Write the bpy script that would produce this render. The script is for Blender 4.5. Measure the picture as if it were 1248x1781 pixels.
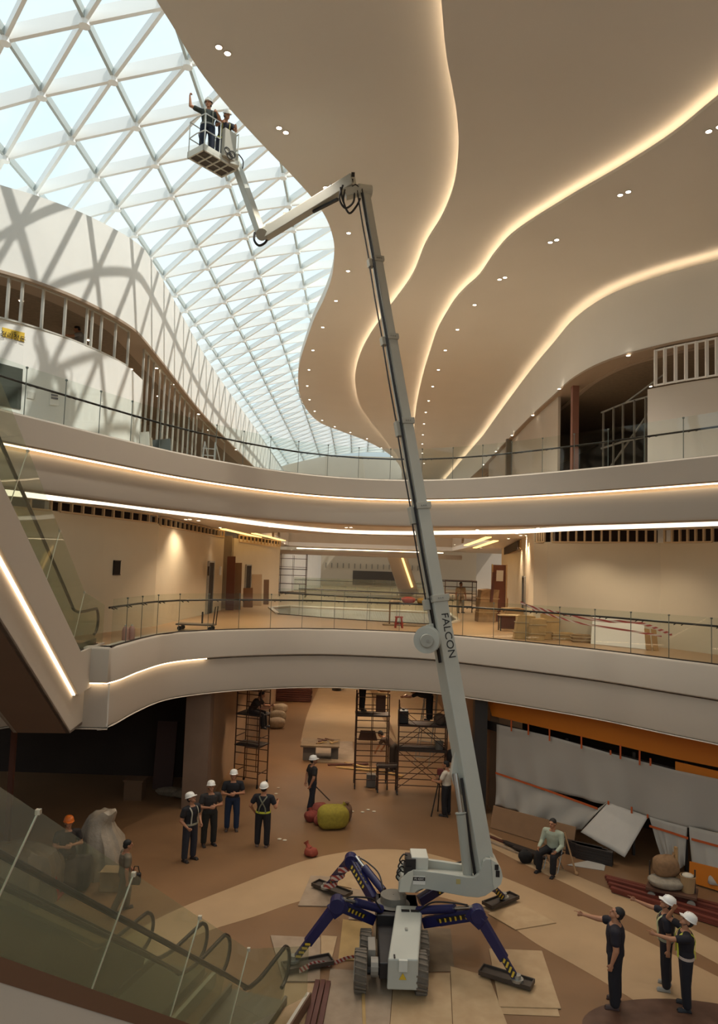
import bpy, bmesh, math, random
from mathutils import Vector, Matrix
random.seed(7)
for o in list(bpy.data.objects): bpy.data.objects.remove(o)
SC = bpy.context.scene
COL = SC.collection
V = Vector
R = math.radians

# ------------------------------------------------------------------ camera
W_, H_, F_ = 1248.0, 1781.0, 1250.0
CAM = V((0, 0, 8.0)); PITCH = R(4.44); ROLL = R(1.9)
c_fwd = V((0, math.cos(PITCH), math.sin(PITCH)))
_u0 = V((0, -math.sin(PITCH), math.cos(PITCH)))
c_right = V((math.cos(ROLL), 0, 0)) + _u0*math.sin(ROLL)
c_up = V((-math.sin(ROLL), 0, 0)) + _u0*math.cos(ROLL)
cd = bpy.data.cameras.new('camera'); co = bpy.data.objects.new('camera', cd); COL.objects.link(co)
cd.sensor_fit = 'VERTICAL'; cd.sensor_height = 36.0; cd.lens = 36.0*F_/H_
cd.clip_start = 0.1; cd.clip_end = 400
m = Matrix((c_right, c_up, -c_fwd)).transposed().to_4x4(); m.translation = CAM
co.matrix_world = m
SC.camera = co

# ------------------------------------------------------------------ view + world + sun
SC.view_settings.view_transform = 'Standard'; SC.view_settings.look = 'None'
SC.view_settings.gamma = 1.0; SC.view_settings.exposure = 0.16
SC.view_settings.use_curve_mapping = False
wd = bpy.data.worlds.new('sky'); SC.world = wd; wd.use_nodes = True
nt = wd.node_tree; nt.nodes.clear()
wo = nt.nodes.new('ShaderNodeOutputWorld'); bg = nt.nodes.new('ShaderNodeBackground')
tc = nt.nodes.new('ShaderNodeTexCoord'); sx = nt.nodes.new('ShaderNodeSeparateXYZ')
rmp = nt.nodes.new('ShaderNodeValToRGB'); nz = nt.nodes.new('ShaderNodeTexNoise')
mx = nt.nodes.new('ShaderNodeMixRGB')
nt.links.new(tc.outputs['Generated'], sx.inputs[0])
mr = nt.nodes.new('ShaderNodeMapRange'); mr.inputs['From Min'].default_value = -1.0; mr.inputs['From Max'].default_value = 1.0
nt.links.new(sx.outputs['Z'], mr.inputs['Value']); nt.links.new(mr.outputs['Result'], rmp.inputs['Fac'])
e = rmp.color_ramp.elements
e[0].position = 0.22; e[0].color = (0.60, 0.54, 0.46, 1)      # warm fill added below the horizon to brighten ceilings, standing for the mall
e[1].position = 0.61; e[1].color = (0.68, 0.83, 0.90, 1)       # hazy sky
x_ = rmp.color_ramp.elements.new(0.42); x_.color = (0.15, 0.112, 0.08, 1)   # dim warm band at eye level, shaped to hold back frontal fill
x_ = rmp.color_ramp.elements.new(0.54); x_.color = (0.15, 0.112, 0.08, 1)
nz.inputs['Scale'].default_value = 3.0; nz.inputs['Detail'].default_value = 5
nt.links.new(tc.outputs['Generated'], nz.inputs['Vector'])
cr2 = nt.nodes.new('ShaderNodeValToRGB'); nt.links.new(nz.outputs['Fac'], cr2.inputs['Fac'])
cr2.color_ramp.elements[0].position = 0.40; cr2.color_ramp.elements[0].color = (0, 0, 0, 1)
cr2.color_ramp.elements[1].position = 0.65; cr2.color_ramp.elements[1].color = (1, 1, 1, 1)
ml = nt.nodes.new('ShaderNodeMath'); ml.operation = 'MULTIPLY'
st = nt.nodes.new('ShaderNodeMapRange'); st.inputs['From Min'].default_value = 0.15; st.inputs['From Max'].default_value = 0.3
nt.links.new(sx.outputs['Z'], st.inputs['Value'])
nt.links.new(cr2.outputs['Color'], ml.inputs[0]); nt.links.new(st.outputs['Result'], ml.inputs[1])
nt.links.new(ml.outputs[0], mx.inputs['Fac'])
nt.links.new(rmp.outputs['Color'], mx.inputs['Color1']); mx.inputs['Color2'].default_value = (0.83, 0.92, 0.95, 1)
nt.links.new(mx.outputs['Color'], bg.inputs['Color']); bg.inputs['Strength'].default_value = 1.12
nt.links.new(bg.outputs[0], wo.inputs[0])
sd = bpy.data.lights.new('sun', 'SUN'); sun = bpy.data.objects.new('sun', sd); COL.objects.link(sun)
sd.energy = 3.2; sd.angle = R(0.9); sd.color = (1.0, 0.95, 0.87)
SUN_DIR = V((-0.55, 0.17, -0.80)).normalized()
sun.rotation_euler = SUN_DIR.to_track_quat('-Z', 'Y').to_euler()

# ------------------------------------------------------------------ pixel -> place helpers
def ray(px, py):
    return (c_fwd*F_ + c_right*(px - W_/2) - c_up*(py - H_/2)).normalized()
def at_z(px, py, z):
    d = ray(px, py); return CAM + d*((z - CAM.z)/d.z)
def at_y(px, py, y):
    d = ray(px, py); return CAM + d*((y - CAM.y)/d.y)
def proj(p):
    q = p - CAM; d = q.dot(c_fwd)
    return (W_/2 + F_*q.dot(c_right)/d, H_/2 - F_*q.dot(c_up)/d)
def on_line(a, b, py):
    lo, hi = 0.0, 1.0
    up = proj(b)[1] < proj(a)[1]
    for _ in range(40):
        md = (lo+hi)/2; y = proj(a.lerp(b, md))[1]
        if (y > py) == up: lo = md
        else: hi = md
    return a.lerp(b, lo)
def spline(pts, n=6):
    P = [V(p) for p in pts]; out = []
    for i in range(len(P)-1):
        p0 = P[max(i-1, 0)]; p1 = P[i]; p2 = P[i+1]; p3 = P[min(i+2, len(P)-1)]
        for k in range(n):
            t = k/n
            out.append(0.5*((2*p1) + (p2-p0)*t + (2*p0-5*p1+4*p2-p3)*t*t + (3*p1-p0-3*p2+p3)*t**3))
    out.append(P[-1]); return out
def curve_z(pix, z, n=6):
    return [at_z(p[0], p[1], z) for p in spline([(a, b, 0) for a, b in pix], n)]
def xy(c): return [(p[0], p[1]) for p in c]

# ------------------------------------------------------------------ materials
def lin(c):
    if isinstance(c, str):
        c = tuple(int(c[i:i+2], 16)/255 for i in (0, 2, 4))
    return tuple((v/12.92 if v <= 0.04045 else ((v+0.055)/1.055)**2.4) for v in c) + (1,)
MATS = {}
def mat(name, col, rough=0.6, metal=0.0, var=0.0, scale=6.0, bump=0.0, bscale=40.0, col2=None, kind='noise', spec=0.5):
    if name in MATS: return MATS[name]
    m = bpy.data.materials.new(name); m.use_nodes = True; n = m.node_tree; b = n.nodes['Principled BSDF']
    b.inputs['Base Color'].default_value = lin(col); b.inputs['Roughness'].default_value = rough
    b.inputs['Metallic'].default_value = metal; b.inputs['Specular IOR Level'].default_value = spec
    t = n.nodes.new('ShaderNodeTexCoord')
    if var > 0 or col2:
        if kind == 'wave':
            x = n.nodes.new('ShaderNodeTexWave'); x.inputs['Scale'].default_value = scale; x.inputs['Distortion'].default_value = 4; x.inputs['Detail'].default_value = 3
        else:
            x = n.nodes.new('ShaderNodeTexNoise'); x.inputs['Scale'].default_value = scale; x.inputs['Detail'].default_value = 6
        n.links.new(t.outputs['Object'], x.inputs['Vector'])
        c = n.nodes.new('ShaderNodeValToRGB'); n.links.new(x.outputs['Fac'], c.inputs['Fac'])
        a = lin(col); d = lin(col2) if col2 else tuple(v*(1-var) for v in a[:3])+(1,)
        c.color_ramp.elements[0].position = 0.3; c.color_ramp.elements[0].color = d
        c.color_ramp.elements[1].position = 0.7; c.color_ramp.elements[1].color = a
        n.links.new(c.outputs['Color'], b.inputs['Base Color'])
    if bump > 0:
        x = n.nodes.new('ShaderNodeTexNoise'); x.inputs['Scale'].default_value = bscale; x.inputs['Detail'].default_value = 4
        n.links.new(t.outputs['Object'], x.inputs['Vector'])
        k = n.nodes.new('ShaderNodeBump'); k.inputs['Strength'].default_value = bump; k.inputs['Distance'].default_value = 0.02
        n.links.new(x.outputs['Fac'], k.inputs['Height']); n.links.new(k.outputs['Normal'], b.inputs['Normal'])
    MATS[name] = m; return m
def emit(name, col, s):
    if name in MATS: return MATS[name]
    m = bpy.data.materials.new(name); m.use_nodes = True; n = m.node_tree; n.nodes.clear()
    o = n.nodes.new('ShaderNodeOutputMaterial'); x = n.nodes.new('ShaderNodeEmission')
    x.inputs['Color'].default_value = lin(col); x.inputs['Strength'].default_value = s
    n.links.new(x.outputs[0], o.inputs[0]); MATS[name] = m; return m
def glassy(name, tint, gloss=0.07, rough=0.02, haze=0.0, hazecol='ffffff'):
    if name in MATS: return MATS[name]
    m = bpy.data.materials.new(name); m.use_nodes = True; n = m.node_tree; n.nodes.clear()
    o = n.nodes.new('ShaderNodeOutputMaterial'); tr = n.nodes.new('ShaderNodeBsdfTransparent'); gl = n.nodes.new('ShaderNodeBsdfGlossy')
    tr.inputs['Color'].default_value = lin(tint); gl.inputs['Roughness'].default_value = rough
    x = n.nodes.new('ShaderNodeMixShader'); x.inputs['Fac'].default_value = gloss
    n.links.new(tr.outputs[0], x.inputs[1]); n.links.new(gl.outputs[0], x.inputs[2]); last = x
    if haze > 0:
        df = n.nodes.new('ShaderNodeBsdfTranslucent'); df.inputs['Color'].default_value = lin(hazecol)
        d2 = n.nodes.new('ShaderNodeBsdfDiffuse'); d2.inputs['Color'].default_value = lin(hazecol)
        h = n.nodes.new('ShaderNodeMixShader'); n.links.new(df.outputs[0], h.inputs[1]); n.links.new(d2.outputs[0], h.inputs[2])
        y = n.nodes.new('ShaderNodeMixShader'); y.inputs['Fac'].default_value = haze
        n.links.new(x.outputs[0], y.inputs[1]); n.links.new(h.outputs[0], y.inputs[2]); last = y
    n.links.new(last.outputs[0], o.inputs[0]); MATS[name] = m; return m
def hazard(name, c1, c2, scale, axis=(1, 1, 0)):
    if name in MATS: return MATS[name]
    m = bpy.data.materials.new(name); m.use_nodes = True; n = m.node_tree; b = n.nodes['Principled BSDF']
    t = n.nodes.new('ShaderNodeTexCoord'); d = n.nodes.new('ShaderNodeVectorMath'); d.operation = 'DOT_PRODUCT'
    d.inputs[1].default_value = axis; n.links.new(t.outputs['Object'], d.inputs[0])
    k = n.nodes.new('ShaderNodeMath'); k.operation = 'MULTIPLY'; k.inputs[1].default_value = scale; n.links.new(d.outputs['Value'], k.inputs[0])
    f = n.nodes.new('ShaderNodeMath'); f.operation = 'FRACT'; n.links.new(k.outputs[0], f.inputs[0])
    g = n.nodes.new('ShaderNodeMath'); g.operation = 'GREATER_THAN'; g.inputs[1].default_value = 0.5; n.links.new(f.outputs[0], g.inputs[0])
    x = n.nodes.new('ShaderNodeMixRGB'); x.inputs['Color1'].default_value = lin(c1); x.inputs['Color2'].default_value = lin(c2)
    n.links.new(g.outputs[0], x.inputs['Fac']); n.links.new(x.outputs[0], b.inputs['Base Color']); b.inputs['Roughness'].default_value = 0.6
    MATS[name] = m; return m

PLASTER = mat('warm white plaster', 'c2b6a6', 0.75, var=0.04, scale=0.6)
BULK = mat('white bulkhead paint', 'efeee9', 0.8, var=0.03, scale=0.5)
CEIL = mat('ceiling paint', 'e0dbd2', 0.8, var=0.03, scale=0.4)
WHITEWALL = mat('white board wall', 'e6e5df', 0.8, var=0.05, scale=1.2)
BOARDWALL = mat('beige board wall', 'cfc2a8', 0.8, var=0.08, scale=0.5)
FLOOR = mat('tan polished stone', '846345', 0.36, var=0.16, scale=0.8, spec=0.35)
FLOORL = mat('pale polished stone', 'b0926f', 0.36, var=0.12, scale=1.0, spec=0.35)
FLOORD = mat('brown marbled stone', '64493a', 0.38, col2='4a3226', scale=2.4, spec=0.35)
DARK = mat('unlit dark void', '2a211b', 0.9)
STEEL = mat('galvanised steel', 'a9a79f', 0.4, 0.7, var=0.15, scale=20)
DKSTEEL = mat('dark painted steel', '3a2f29', 0.5, 0.3)
CHROME = mat('polished steel', 'c9c6bf', 0.2, 1.0)
BLACK = mat('black rubber', '141314', 0.6)
RAILMAT = mat('dark bronze handrail', '2f2a27', 0.35, 0.6)
GLASS = glassy('clear rail glass', 'f8fbf9', 0.035)
GLASSG = glassy('green glass with reflection haze', 'f3f6f0', 0.05, 0.02, 0.085, 'dcd2b4')  # pale haze in the colour stands in for reflections on the panes
SKYGLASS = glassy('skylight glass', 'fbfefe', 0.03)
LED = emit('warm cove strip', 'ffe0b8', 5.5)
LEDC = emit('ceiling cove strip', 'ffe0ba', 8.5)
LEDW = emit('warm white strip', 'ffecd2', 2.0)
LAMP = emit('downlight lamp', 'fff0d8', 14.0)

# ------------------------------------------------------------------ mesh builder
class MB:
    def __init__(s): s.v = []; s.f = []
    def add(s, vs, fs):
        o = len(s.v); s.v += [V(p) for p in vs]; s.f += [[i+o for i in f] for f in fs]; return s
    def box(s, c, d, M=None):
        c = V(c); x, y, z = d[0]/2, d[1]/2, d[2]/2
        vs = [V(p) for p in ((-x,-y,-z),(x,-y,-z),(x,y,-z),(-x,y,-z),(-x,-y,z),(x,-y,z),(x,y,z),(-x,y,z))]
        if M: vs = [M @ p for p in vs]
        return s.add([p+c for p in vs], [(0,3,2,1),(4,5,6,7),(0,1,5,4),(1,2,6,5),(2,3,7,6),(3,0,4,7)])
    def bar(s, a, b, w, h=None, up=(0,0,1), w2=None, h2=None):
        a = V(a); b = V(b); h = h or w; w2 = w2 or w; h2 = h2 or h; d = (b-a).normalized(); up = V(up)
        if abs(d.dot(up)) > 0.99: up = V((1,0,0))
        r = d.cross(up).normalized(); u = r.cross(d)
        vs = []
        for p, ww, hh in ((a, w, h), (b, w2, h2)):
            vs += [p-r*ww/2-u*hh/2, p+r*ww/2-u*hh/2, p+r*ww/2+u*hh/2, p-r*ww/2+u*hh/2]
        return s.add(vs, [(0,1,2,3),(7,6,5,4),(0,4,5,1),(1,5,6,2),(2,6,7,3),(3,7,4,0)])
    def tube(s, pts, r, n=8, cap=True):
        pts = [V(p) for p in pts]; rs = r if isinstance(r, (list, tuple)) else [r]*len(pts)
        vs = []; fs = []; prev = None
        for i, p in enumerate(pts):
            d = (pts[min(i+1, len(pts)-1)] - pts[max(i-1, 0)]).normalized()
            if prev is None:
                t = V((0,0,1)) if abs(d.z) < 0.9 else V((1,0,0)); a = d.cross(t).normalized()
            else:
                a = (prev - d*prev.dot(d)).normalized()
            prev = a; b = d.cross(a)
            for k in range(n):
                w = 2*math.pi*k/n; vs.append(p + (a*math.cos(w)+b*math.sin(w))*rs[i])
        for i in range(len(pts)-1):
            for k in range(n):
                k2 = (k+1) % n; fs.append((i*n+k, i*n+k2, (i+1)*n+k2, (i+1)*n+k))
        if cap: fs.append(tuple(range(n-1, -1, -1))); fs.append(tuple((len(pts)-1)*n+k for k in range(n)))
        return s.add(vs, fs)
    def prism(s, poly, z0, z1):
        n = len(poly); vs = [(p[0], p[1], z0) for p in poly] + [(p[0], p[1], z1) for p in poly]
        fs = [tuple(range(n-1, -1, -1)), tuple(range(n, 2*n))] + [(i, (i+1) % n, n+(i+1) % n, n+i) for i in range(n)]
        return s.add(vs, fs)
    def plate(s, pts, t, d=None):           # a polygon in space given thickness t along its normal
        pts = [V(p) for p in pts]; n = len(pts)
        if d is None: d = (pts[1]-pts[0]).cross(pts[2]-pts[0]).normalized()
        d = V(d)*t
        fs = [tuple(range(n-1, -1, -1)), tuple(range(n, 2*n))] + [(i, (i+1) % n, n+(i+1) % n, n+i) for i in range(n)]
        return s.add(pts + [p+d for p in pts], fs)
    def sweep(s, curve, prof, inward=1):    # prof: closed (offset outward, z)
        c = [V((p[0], p[1], 0)) for p in curve]; n = len(prof); vs = []; fs = []
        for i, p in enumerate(c):
            d = (c[min(i+1, len(c)-1)]-c[max(i-1, 0)]).normalized(); nn = V((d.y, -d.x, 0))
            for o, z in prof: vs.append(p + nn*o + V((0,0,z)))
        for i in range(len(c)-1):
            for k in range(n):
                k2 = (k+1) % n; fs.append((i*n+k, (i+1)*n+k, (i+1)*n+k2, i*n+k2))
        fs.append(tuple(range(n))); fs.append(tuple((len(c)-1)*n+k for k in range(n-1, -1, -1)))
        return s.add(vs, fs)
    def lathe(s, prof, c=(0,0,0), n=20, M=None):
        vs = []; fs = []; m_ = len(prof); c = V(c)
        for k in range(n):
            w = 2*math.pi*k/n
            for r, z in prof:
                p = V((r*math.cos(w), r*math.sin(w), z)); vs.append(c + (M @ p if M else p))
        for k in range(n):
            k2 = (k+1) % n
            for i in range(m_-1): fs.append((k*m_+i, k2*m_+i, k2*m_+i+1, k*m_+i+1))
        return s.add(vs, fs)
    def ell(s, c, r, M=None, nu=14, nv=9):
        prof = [(math.sin(math.pi*i/(nv-1)), -math.cos(math.pi*i/(nv-1))) for i in range(nv)]
        vs = []; fs = []; c = V(c); m_ = nv
        for k in range(nu):
            w = 2*math.pi*k/nu
            for a, z in prof:
                p = V((max(a, 1e-3)*math.cos(w)*r[0], max(a, 1e-3)*math.sin(w)*r[1], z*r[2])); vs.append(c + (M @ p if M else p))
        for k in range(nu):
            k2 = (k+1) % nu
            for i in range(m_-1): fs.append((k*m_+i, k2*m_+i, k2*m_+i+1, k*m_+i+1))
        fs.append(tuple(k*m_ for k in range(nu-1, -1, -1))); fs.append(tuple(k*m_+m_-1 for k in range(nu)))
        return s.add(vs, fs)
    def cyl(s, a, b, r, n=16, r2=None): return s.tube([a, b], [r, r if r2 is None else r2], n)
def rotz(a): return Matrix.Rotation(a, 3, 'Z')
def offs(curve, o):
    c = [V((p[0], p[1], 0)) for p in curve]; out = []
    for i, p in enumerate(c):
        d = (c[min(i+1, len(c)-1)]-c[max(i-1, 0)]).normalized(); out.append(p + V((d.y, -d.x, 0))*o)
    return out

def rootof(o):
    while o.parent: o = o.parent
    return o
def obj(name, mb, m, parent=None, bevel=0.0, smooth=False, origin=None):
    me = bpy.data.meshes.new(name); o = bpy.data.objects.new(name, me)
    if parent is not None: org = rootof(parent).location.copy()
    elif origin is not None: org = V(origin)
    else:
        xs = [p.x for p in mb.v]; ys = [p.y for p in mb.v]; zs = [p.z for p in mb.v]
        org = V(((min(xs)+max(xs))/2, (min(ys)+max(ys))/2, min(zs)))
    me.from_pydata([tuple(p-org) for p in mb.v], [], mb.f)
    bm = bmesh.new(); bm.from_mesh(me); bmesh.ops.recalc_face_normals(bm, faces=bm.faces); bm.to_mesh(me); bm.free()
    me.materials.append(m); COL.objects.link(o)
    if parent is not None: o.parent = parent
    else: o.location = org
    if smooth:
        me.shade_smooth()
        try: me.set_sharp_from_angle(angle=R(40))
        except Exception: pass
    if bevel > 0:
        b = o.modifiers.new('bevel', 'BEVEL'); b.width = bevel; b.segments = 2; b.limit_method = 'ANGLE'; b.angle_limit = R(40)
    return o
def tag(o, label, cat, group=None):
    o['label'] = label; o['category'] = cat
    if group: o['group'] = group
    return o
def thing(name, label, cat, loc=(0,0,0), group=None, rz=0.0):
    o = bpy.data.objects.new(name, None); COL.objects.link(o); o.empty_display_size = 0.2
    o.location = loc; o.rotation_euler = (0, 0, rz); return tag(o, label, cat, group)
def struct(name, mb, m, parent=None, **k):
    o = obj(name, mb, m, parent, **k)
    if parent is None: o['kind'] = 'structure'
    return o
def dup(root, loc, rz=0.0, label=None, group=None, scale=None):
    r = root.copy(); COL.objects.link(r); r.location = loc; r.rotation_euler = (0, 0, rz)
    if scale: r.scale = scale
    if label: r['label'] = label
    if group: r['group'] = group
    for ch in list(root.children):
        if ch.type == 'LIGHT': continue
        c = ch.copy(); COL.objects.link(c); c.parent = r
        for g in list(ch.children):
            d = g.copy(); COL.objects.link(d); d.parent = c
    return r
# ================================================================== SHELL
Z2, ZC1, ZT3, ZC2, ZS3, ZA = 5.75, 3.80, 11.2, 9.6, 16.4, 20.0
from mathutils.geometry import tessellate_polygon
def slab(outer, hole, z0, z1):
    loops = [outer, hole]; pts = outer + hole
    tris = tessellate_polygon([[V((p[0], p[1], 0)) for p in l] for l in loops]); n = len(pts)
    vs = [(p[0], p[1], z0) for p in pts] + [(p[0], p[1], z1) for p in pts]
    fs = [tuple(t) for t in tris] + [tuple(i+n for i in t) for t in tris]; o = 0
    for l in loops:
        k = len(l); fs += [(o+i, o+(i+1) % k, o+(i+1) % k+n, o+i+n) for i in range(k)]; o += k
    return MB().add(vs, fs)
def P2(l): return [(float(a), float(b)) for a, b in l]

# ground floor with inlaid stone bands
struct('floor', MB().prism(P2([(-26,-6),(26,-6),(26,62),(-26,62)]), -0.3, 0.0), FLOOR)
def ground(pix, n=1): return [tuple(at_z(a, b, 0.0)[:2]) for a, b in (spline([(a, b, 0) for a, b in pix], n) if False else pix)]
def inlay(i, up, lo, m, z=0.004):
    a = xy(curve_z(up, 0.0, 5)); b = xy(curve_z(lo, 0.0, 5))
    struct('trim_%d' % i, MB().prism(a + b[::-1], -0.02, z), m)
inlay(1, [(120,1690),(200,1640),(290,1590),(400,1545),(520,1500),(600,1482),(660,1477),(730,1482),(800,1500),(880,1528),(960,1562),(1060,1605),(1150,1650),(1290,1720)],
         [(160,1740),(250,1680),(340,1628),(440,1595),(520,1568),(600,1553),(660,1550),(730,1553),(800,1570),(860,1592),(930,1640),(1010,1685),(1110,1745),(1250,1835)], FLOORL)
inlay(2, [(850,1448),(920,1482),(1000,1522),(1090,1560),(1180,1605),(1300,1665)],
         [(846,1470),(915,1505),(1000,1545),(1090,1592),(1180,1640),(1300,1705)], FLOORL)
inlay(3, [(556,1192),(535,1240),(522,1290)], [(640,1192),(660,1240),(690,1290)], FLOORL)
inlay(4, [(690,1290),(672,1240),(655,1200)], [(800,1290),(775,1240),(740,1200)], FLOORL)
c = at_z(1190, 1775, 0); ring = [(c.x+2.0*math.cos(a*math.pi/24)*1.0, c.y+1.05*math.sin(a*math.pi/24)) for a in range(48)]
ring = [(c.x + 1.95*math.cos(a*math.pi/24), c.y - 0.35 + 1.0*math.sin(a*math.pi/24)) for a in range(48)]
struct('trim_5', MB().prism(ring, -0.02, 0.008), FLOORD)

# edges of the two upper decks, traced round the great void
E2px = [(190,1127),(215,1122),(250,1112),(300,1102),(380,1097),(470,1095),(560,1095),(650,1098),(750,1103),(850,1112),(950,1122),(1050,1133),(1160,1147),(1248,1158),(1330,1170)]
E2 = xy(curve_z(E2px, Z2+0.05, 5))
E2 = [(-12,-6),(-12,8),(-10.5,15),(-8.4,E2[0][1]-0.1)] + E2 + [(11.2,14),(11.6,8),(11.6,-6)]
E3px = [(-60,692),(0,710),(100,735),(200,760),(300,784),(400,804),(500,820),(600,830),(700,834),(800,832),(900,825),(1000,816),(1100,806),(1248,790),(1330,781)]
E3 = xy(curve_z(E3px, ZT3, 5))
E3 = [(-9.6,-6),(-9.6,6)] + E3 + [(10.4,12),(10.8,6),(10.8,-6)]
# void further down the mall
near2 = [tuple(at_z(486,1068,Z2)[:2]), tuple(at_z(600,1077,Z2)[:2]), tuple(at_z(770,1087,Z2)[:2])]
V2 = [near2[0], near2[1], near2[2], (4.6, 33), (4.8, 38.5), (0.5, 39.3), (-3.6, 40), (-4.4, 38)]
i2 = xy(offs(E2, -0.3))
struct('deck_floor', slab([(-16,62),(-16,-6)] + i2 + [(16,-6),(16,62)], P2(V2), Z2-0.06, Z2), mat('pale deck stone','a98864',0.35,var=0.08,scale=0.7))
struct('deck_ceiling', slab([(-16,62),(-16,-6)] + i2 + [(16,-6),(16,62)], P2(V2), ZC1, Z2-0.06), CEIL)
ft = MB().sweep(E2, [(0,Z2+0.0),(0.0,4.96),(-0.03,4.93),(-0.40,4.93),(-0.40,Z2+0.06),(-0.06,Z2+0.06),(-0.02,Z2+0.04)])
struct('trim_6', ft, PLASTER, smooth=True)
fb = MB().sweep(E2, [(-0.13,4.88),(-0.11,3.9),(-0.14,3.82),(-0.20,3.80),(-0.50,3.80),(-0.50,4.88)])
struct('trim_7', fb, PLASTER, smooth=True)
struct('trim_8', MB().sweep(E2, [(-0.12,3.80),(-0.10,3.78),(-0.25,3.74),(-0.30,3.80)]), PLASTER)
# lit stretch of the cove in the deck edge, near the escalator foot
lit = [p for p in E2 if -8.0 < p[0] < -4.6 and p[1] > 17.5]; lit = [(-7.0, lit[0][1]-0.02)] + lit
tag(obj('cove_light', MB().sweep(lit, [(-0.03,4.905),(-0.03,4.93),(-0.12,4.93),(-0.12,4.905)]), LED), 'lit warm strip in the seam of the lower deck edge beside the escalator foot', 'cove light')
# rail of far void fascia
vf = V2[3:] + [V2[0]]
struct('trim_9', MB().sweep([V2[2]] + V2[3:] + [V2[0]], [(0.0,Z2+0.06),(0.0,3.8),(0.2,3.8),(0.2,Z2+0.06)]), PLASTER)

# upper deck (its underside is the ceiling of the middle level)
V3 = [(-5.0,37),(-3.6,35.2),(5.4,35.2),(7.0,37),(7.6,58),(-5.6,58)]
i3 = xy(offs(E3, -0.3))
out3 = [(-16,62),(-16,-6)] + i3 + [(16,-6),(16,62)]
struct('mezzanine_ceiling', slab(out3, P2(V3), ZC2, ZC2+0.3), CEIL)
struct('upper_deck_floor', slab(out3, P2(V3), ZC2+0.3, 11.0), mat('upper deck stone','b8a58c',0.5,var=0.1,scale=0.8))
struct('trim_10', MB().sweep(E3, [(0,ZT3-0.05),(0.0,10.52),(-0.05,10.49),(-0.45,10.49),(-0.45,ZT3),(-0.05,ZT3)]), PLASTER, smooth=True)
struct('trim_11', MB().sweep(E3, [(-0.22,10.38),(-0.16,9.62),(-0.19,9.55),(-0.25,9.52),(-0.55,9.52),(-0.55,10.38)]), PLASTER, smooth=True)
tag(obj('cove_light', MB().sweep(E3[2:-2], [(-0.13,10.485),(-0.13,10.46),(-0.21,10.46),(-0.21,10.485)]), LED), 'long warm light strip set in the groove round the uppermost deck edge', 'cove light')
# bright band under the upper deck
Sp = [(-60,848),(20,852),(100,861),(190,870),(280,883),(380,897),(480,911),(590,921),(700,924),(800,923),(900,921),(1000,915),(1100,911),(1248,905),(1330,900)]
S3 = curve_z(Sp, ZC2, 4)
tag(obj('linear_ceiling_light', MB().sweep(S3, [(0,ZC2-0.002),(0.0,ZC2-0.145),(-0.06,ZC2-0.145),(-0.06,ZC2-0.002)]), LEDW), 'continuous curved bright light band hung under the middle level ceiling edge', 'light')
for i, (a, b) in enumerate([((-6.25,33.2),(-5.75,42)),((-5.35,36.8),(-4.75,46)),((5.9,32.5),(6.6,44)),((6.9,36),(7.8,48))]):
    p, q = V((a[0],a[1],ZC2-0.02)), V((b[0],b[1],ZC2-0.02))
    tag(obj('linear_ceiling_light', MB().bar(p, q, 0.26, 0.04), emit('warm slot','ffc876',2.4)),
        ['straight slot light nearest the louvred wall on the left','straight slot light beside the ceiling opening on the left','straight slot light on the right nearest the ceiling opening','straight slot light against the right corridor wall'][i], 'light')

# bulkhead beam over the far side of the second void
struct('trim_12', MB().box((1,59.2,10.55),(15,0.6,1.9)).box((1,58.9,9.1),(15,0.6,0.35)), PLASTER)
tag(obj('cove_light', MB().box((1,58.95,9.44),(12,0.1,0.06)), LED), 'distant warm light line across the beam beyond the ceiling opening', 'cove light')

# ------------------------------------------------------------------ ceilings with coves
def Zc(pix, z): return xy(curve_z(pix, z, 5))
SEpx = [(255,-40),(272,0),(300,45),(345,120),(400,190),(450,245),(500,297),(545,347),(568,382),(579,415),(581,440),(577,480),(563,520),(546,555),(530,600),(521,630),(518,660),(522,690),(535,715),(556,735),(590,749),(630,764),(660,779),(680,793),(692,806),(698,818),(698,826)]
C1px = [(762,-60),(767,0),(775,90),(786,150),(794,200),(797,255),(790,320),(770,375),(740,425),(717,480),(680,532),(661,558),(642,586),(627,615),(618,648),(618,672),(625,703),(642,730),(663,756),(683,783),(697,802),(705,816),(710,826)]
C2px = [(1390,60),(1248,172),(1170,235),(1085,290),(990,345),(900,402),(862,440),(834,480),(810,502),(791,523),(774,550),(759,578),(750,605),(738,643),(728,684),(722,720),(720,750),(721,780),(726,805),(731,822)]
SE = [(-3.6,-6)] + Zc(SEpx, ZA)
C1 = [(1.2,-6)] + Zc(C1px, ZA-0.34)
C2 = [(12,-6)] + Zc(C2px, ZA-0.68)
WRpx = [(1420,545),(1330,562),(1248,580),(1150,600),(1060,625),(1000,655),(960,690),(925,722),(880,768),(850,800),(838,813)]
WLpx = [(-140,432),(-60,452),(0,470),(60,488),(130,515),(190,545),(230,570),(250,590),(290,640),(340,705),(385,755),(430,800),(445,815)]
WR = Zc(WRpx, ZS3); WL = Zc(WLpx, ZS3)
WR = [(WR[0][0]+2.5, WR[0][1]-4), ] + WR + [(WR[-1][0]+0.6, 96)]
WL = [(WL[0][0]-4.0, WL[0][1]-3.0)] + WL + [(WL[-1][0]-0.3, 96)]
yf = 96
struct('ceiling', MB().prism(SE + [(SE[-1][0]+0.5, yf),(22,yf),(22,-6)], ZA, ZA+0.45), CEIL)
struct('ceiling_panel', MB().prism(C1 + [(C1[-1][0]+0.5, yf),(22,yf),(22,-6)], ZA-0.34, ZA-0.24), CEIL)
struct('ceiling_panel', MB().prism(C2 + [(C2[-1][0]+0.5, yf),(22,yf),(22,-6)], ZA-0.68, ZA-0.58), CEIL)
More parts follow.
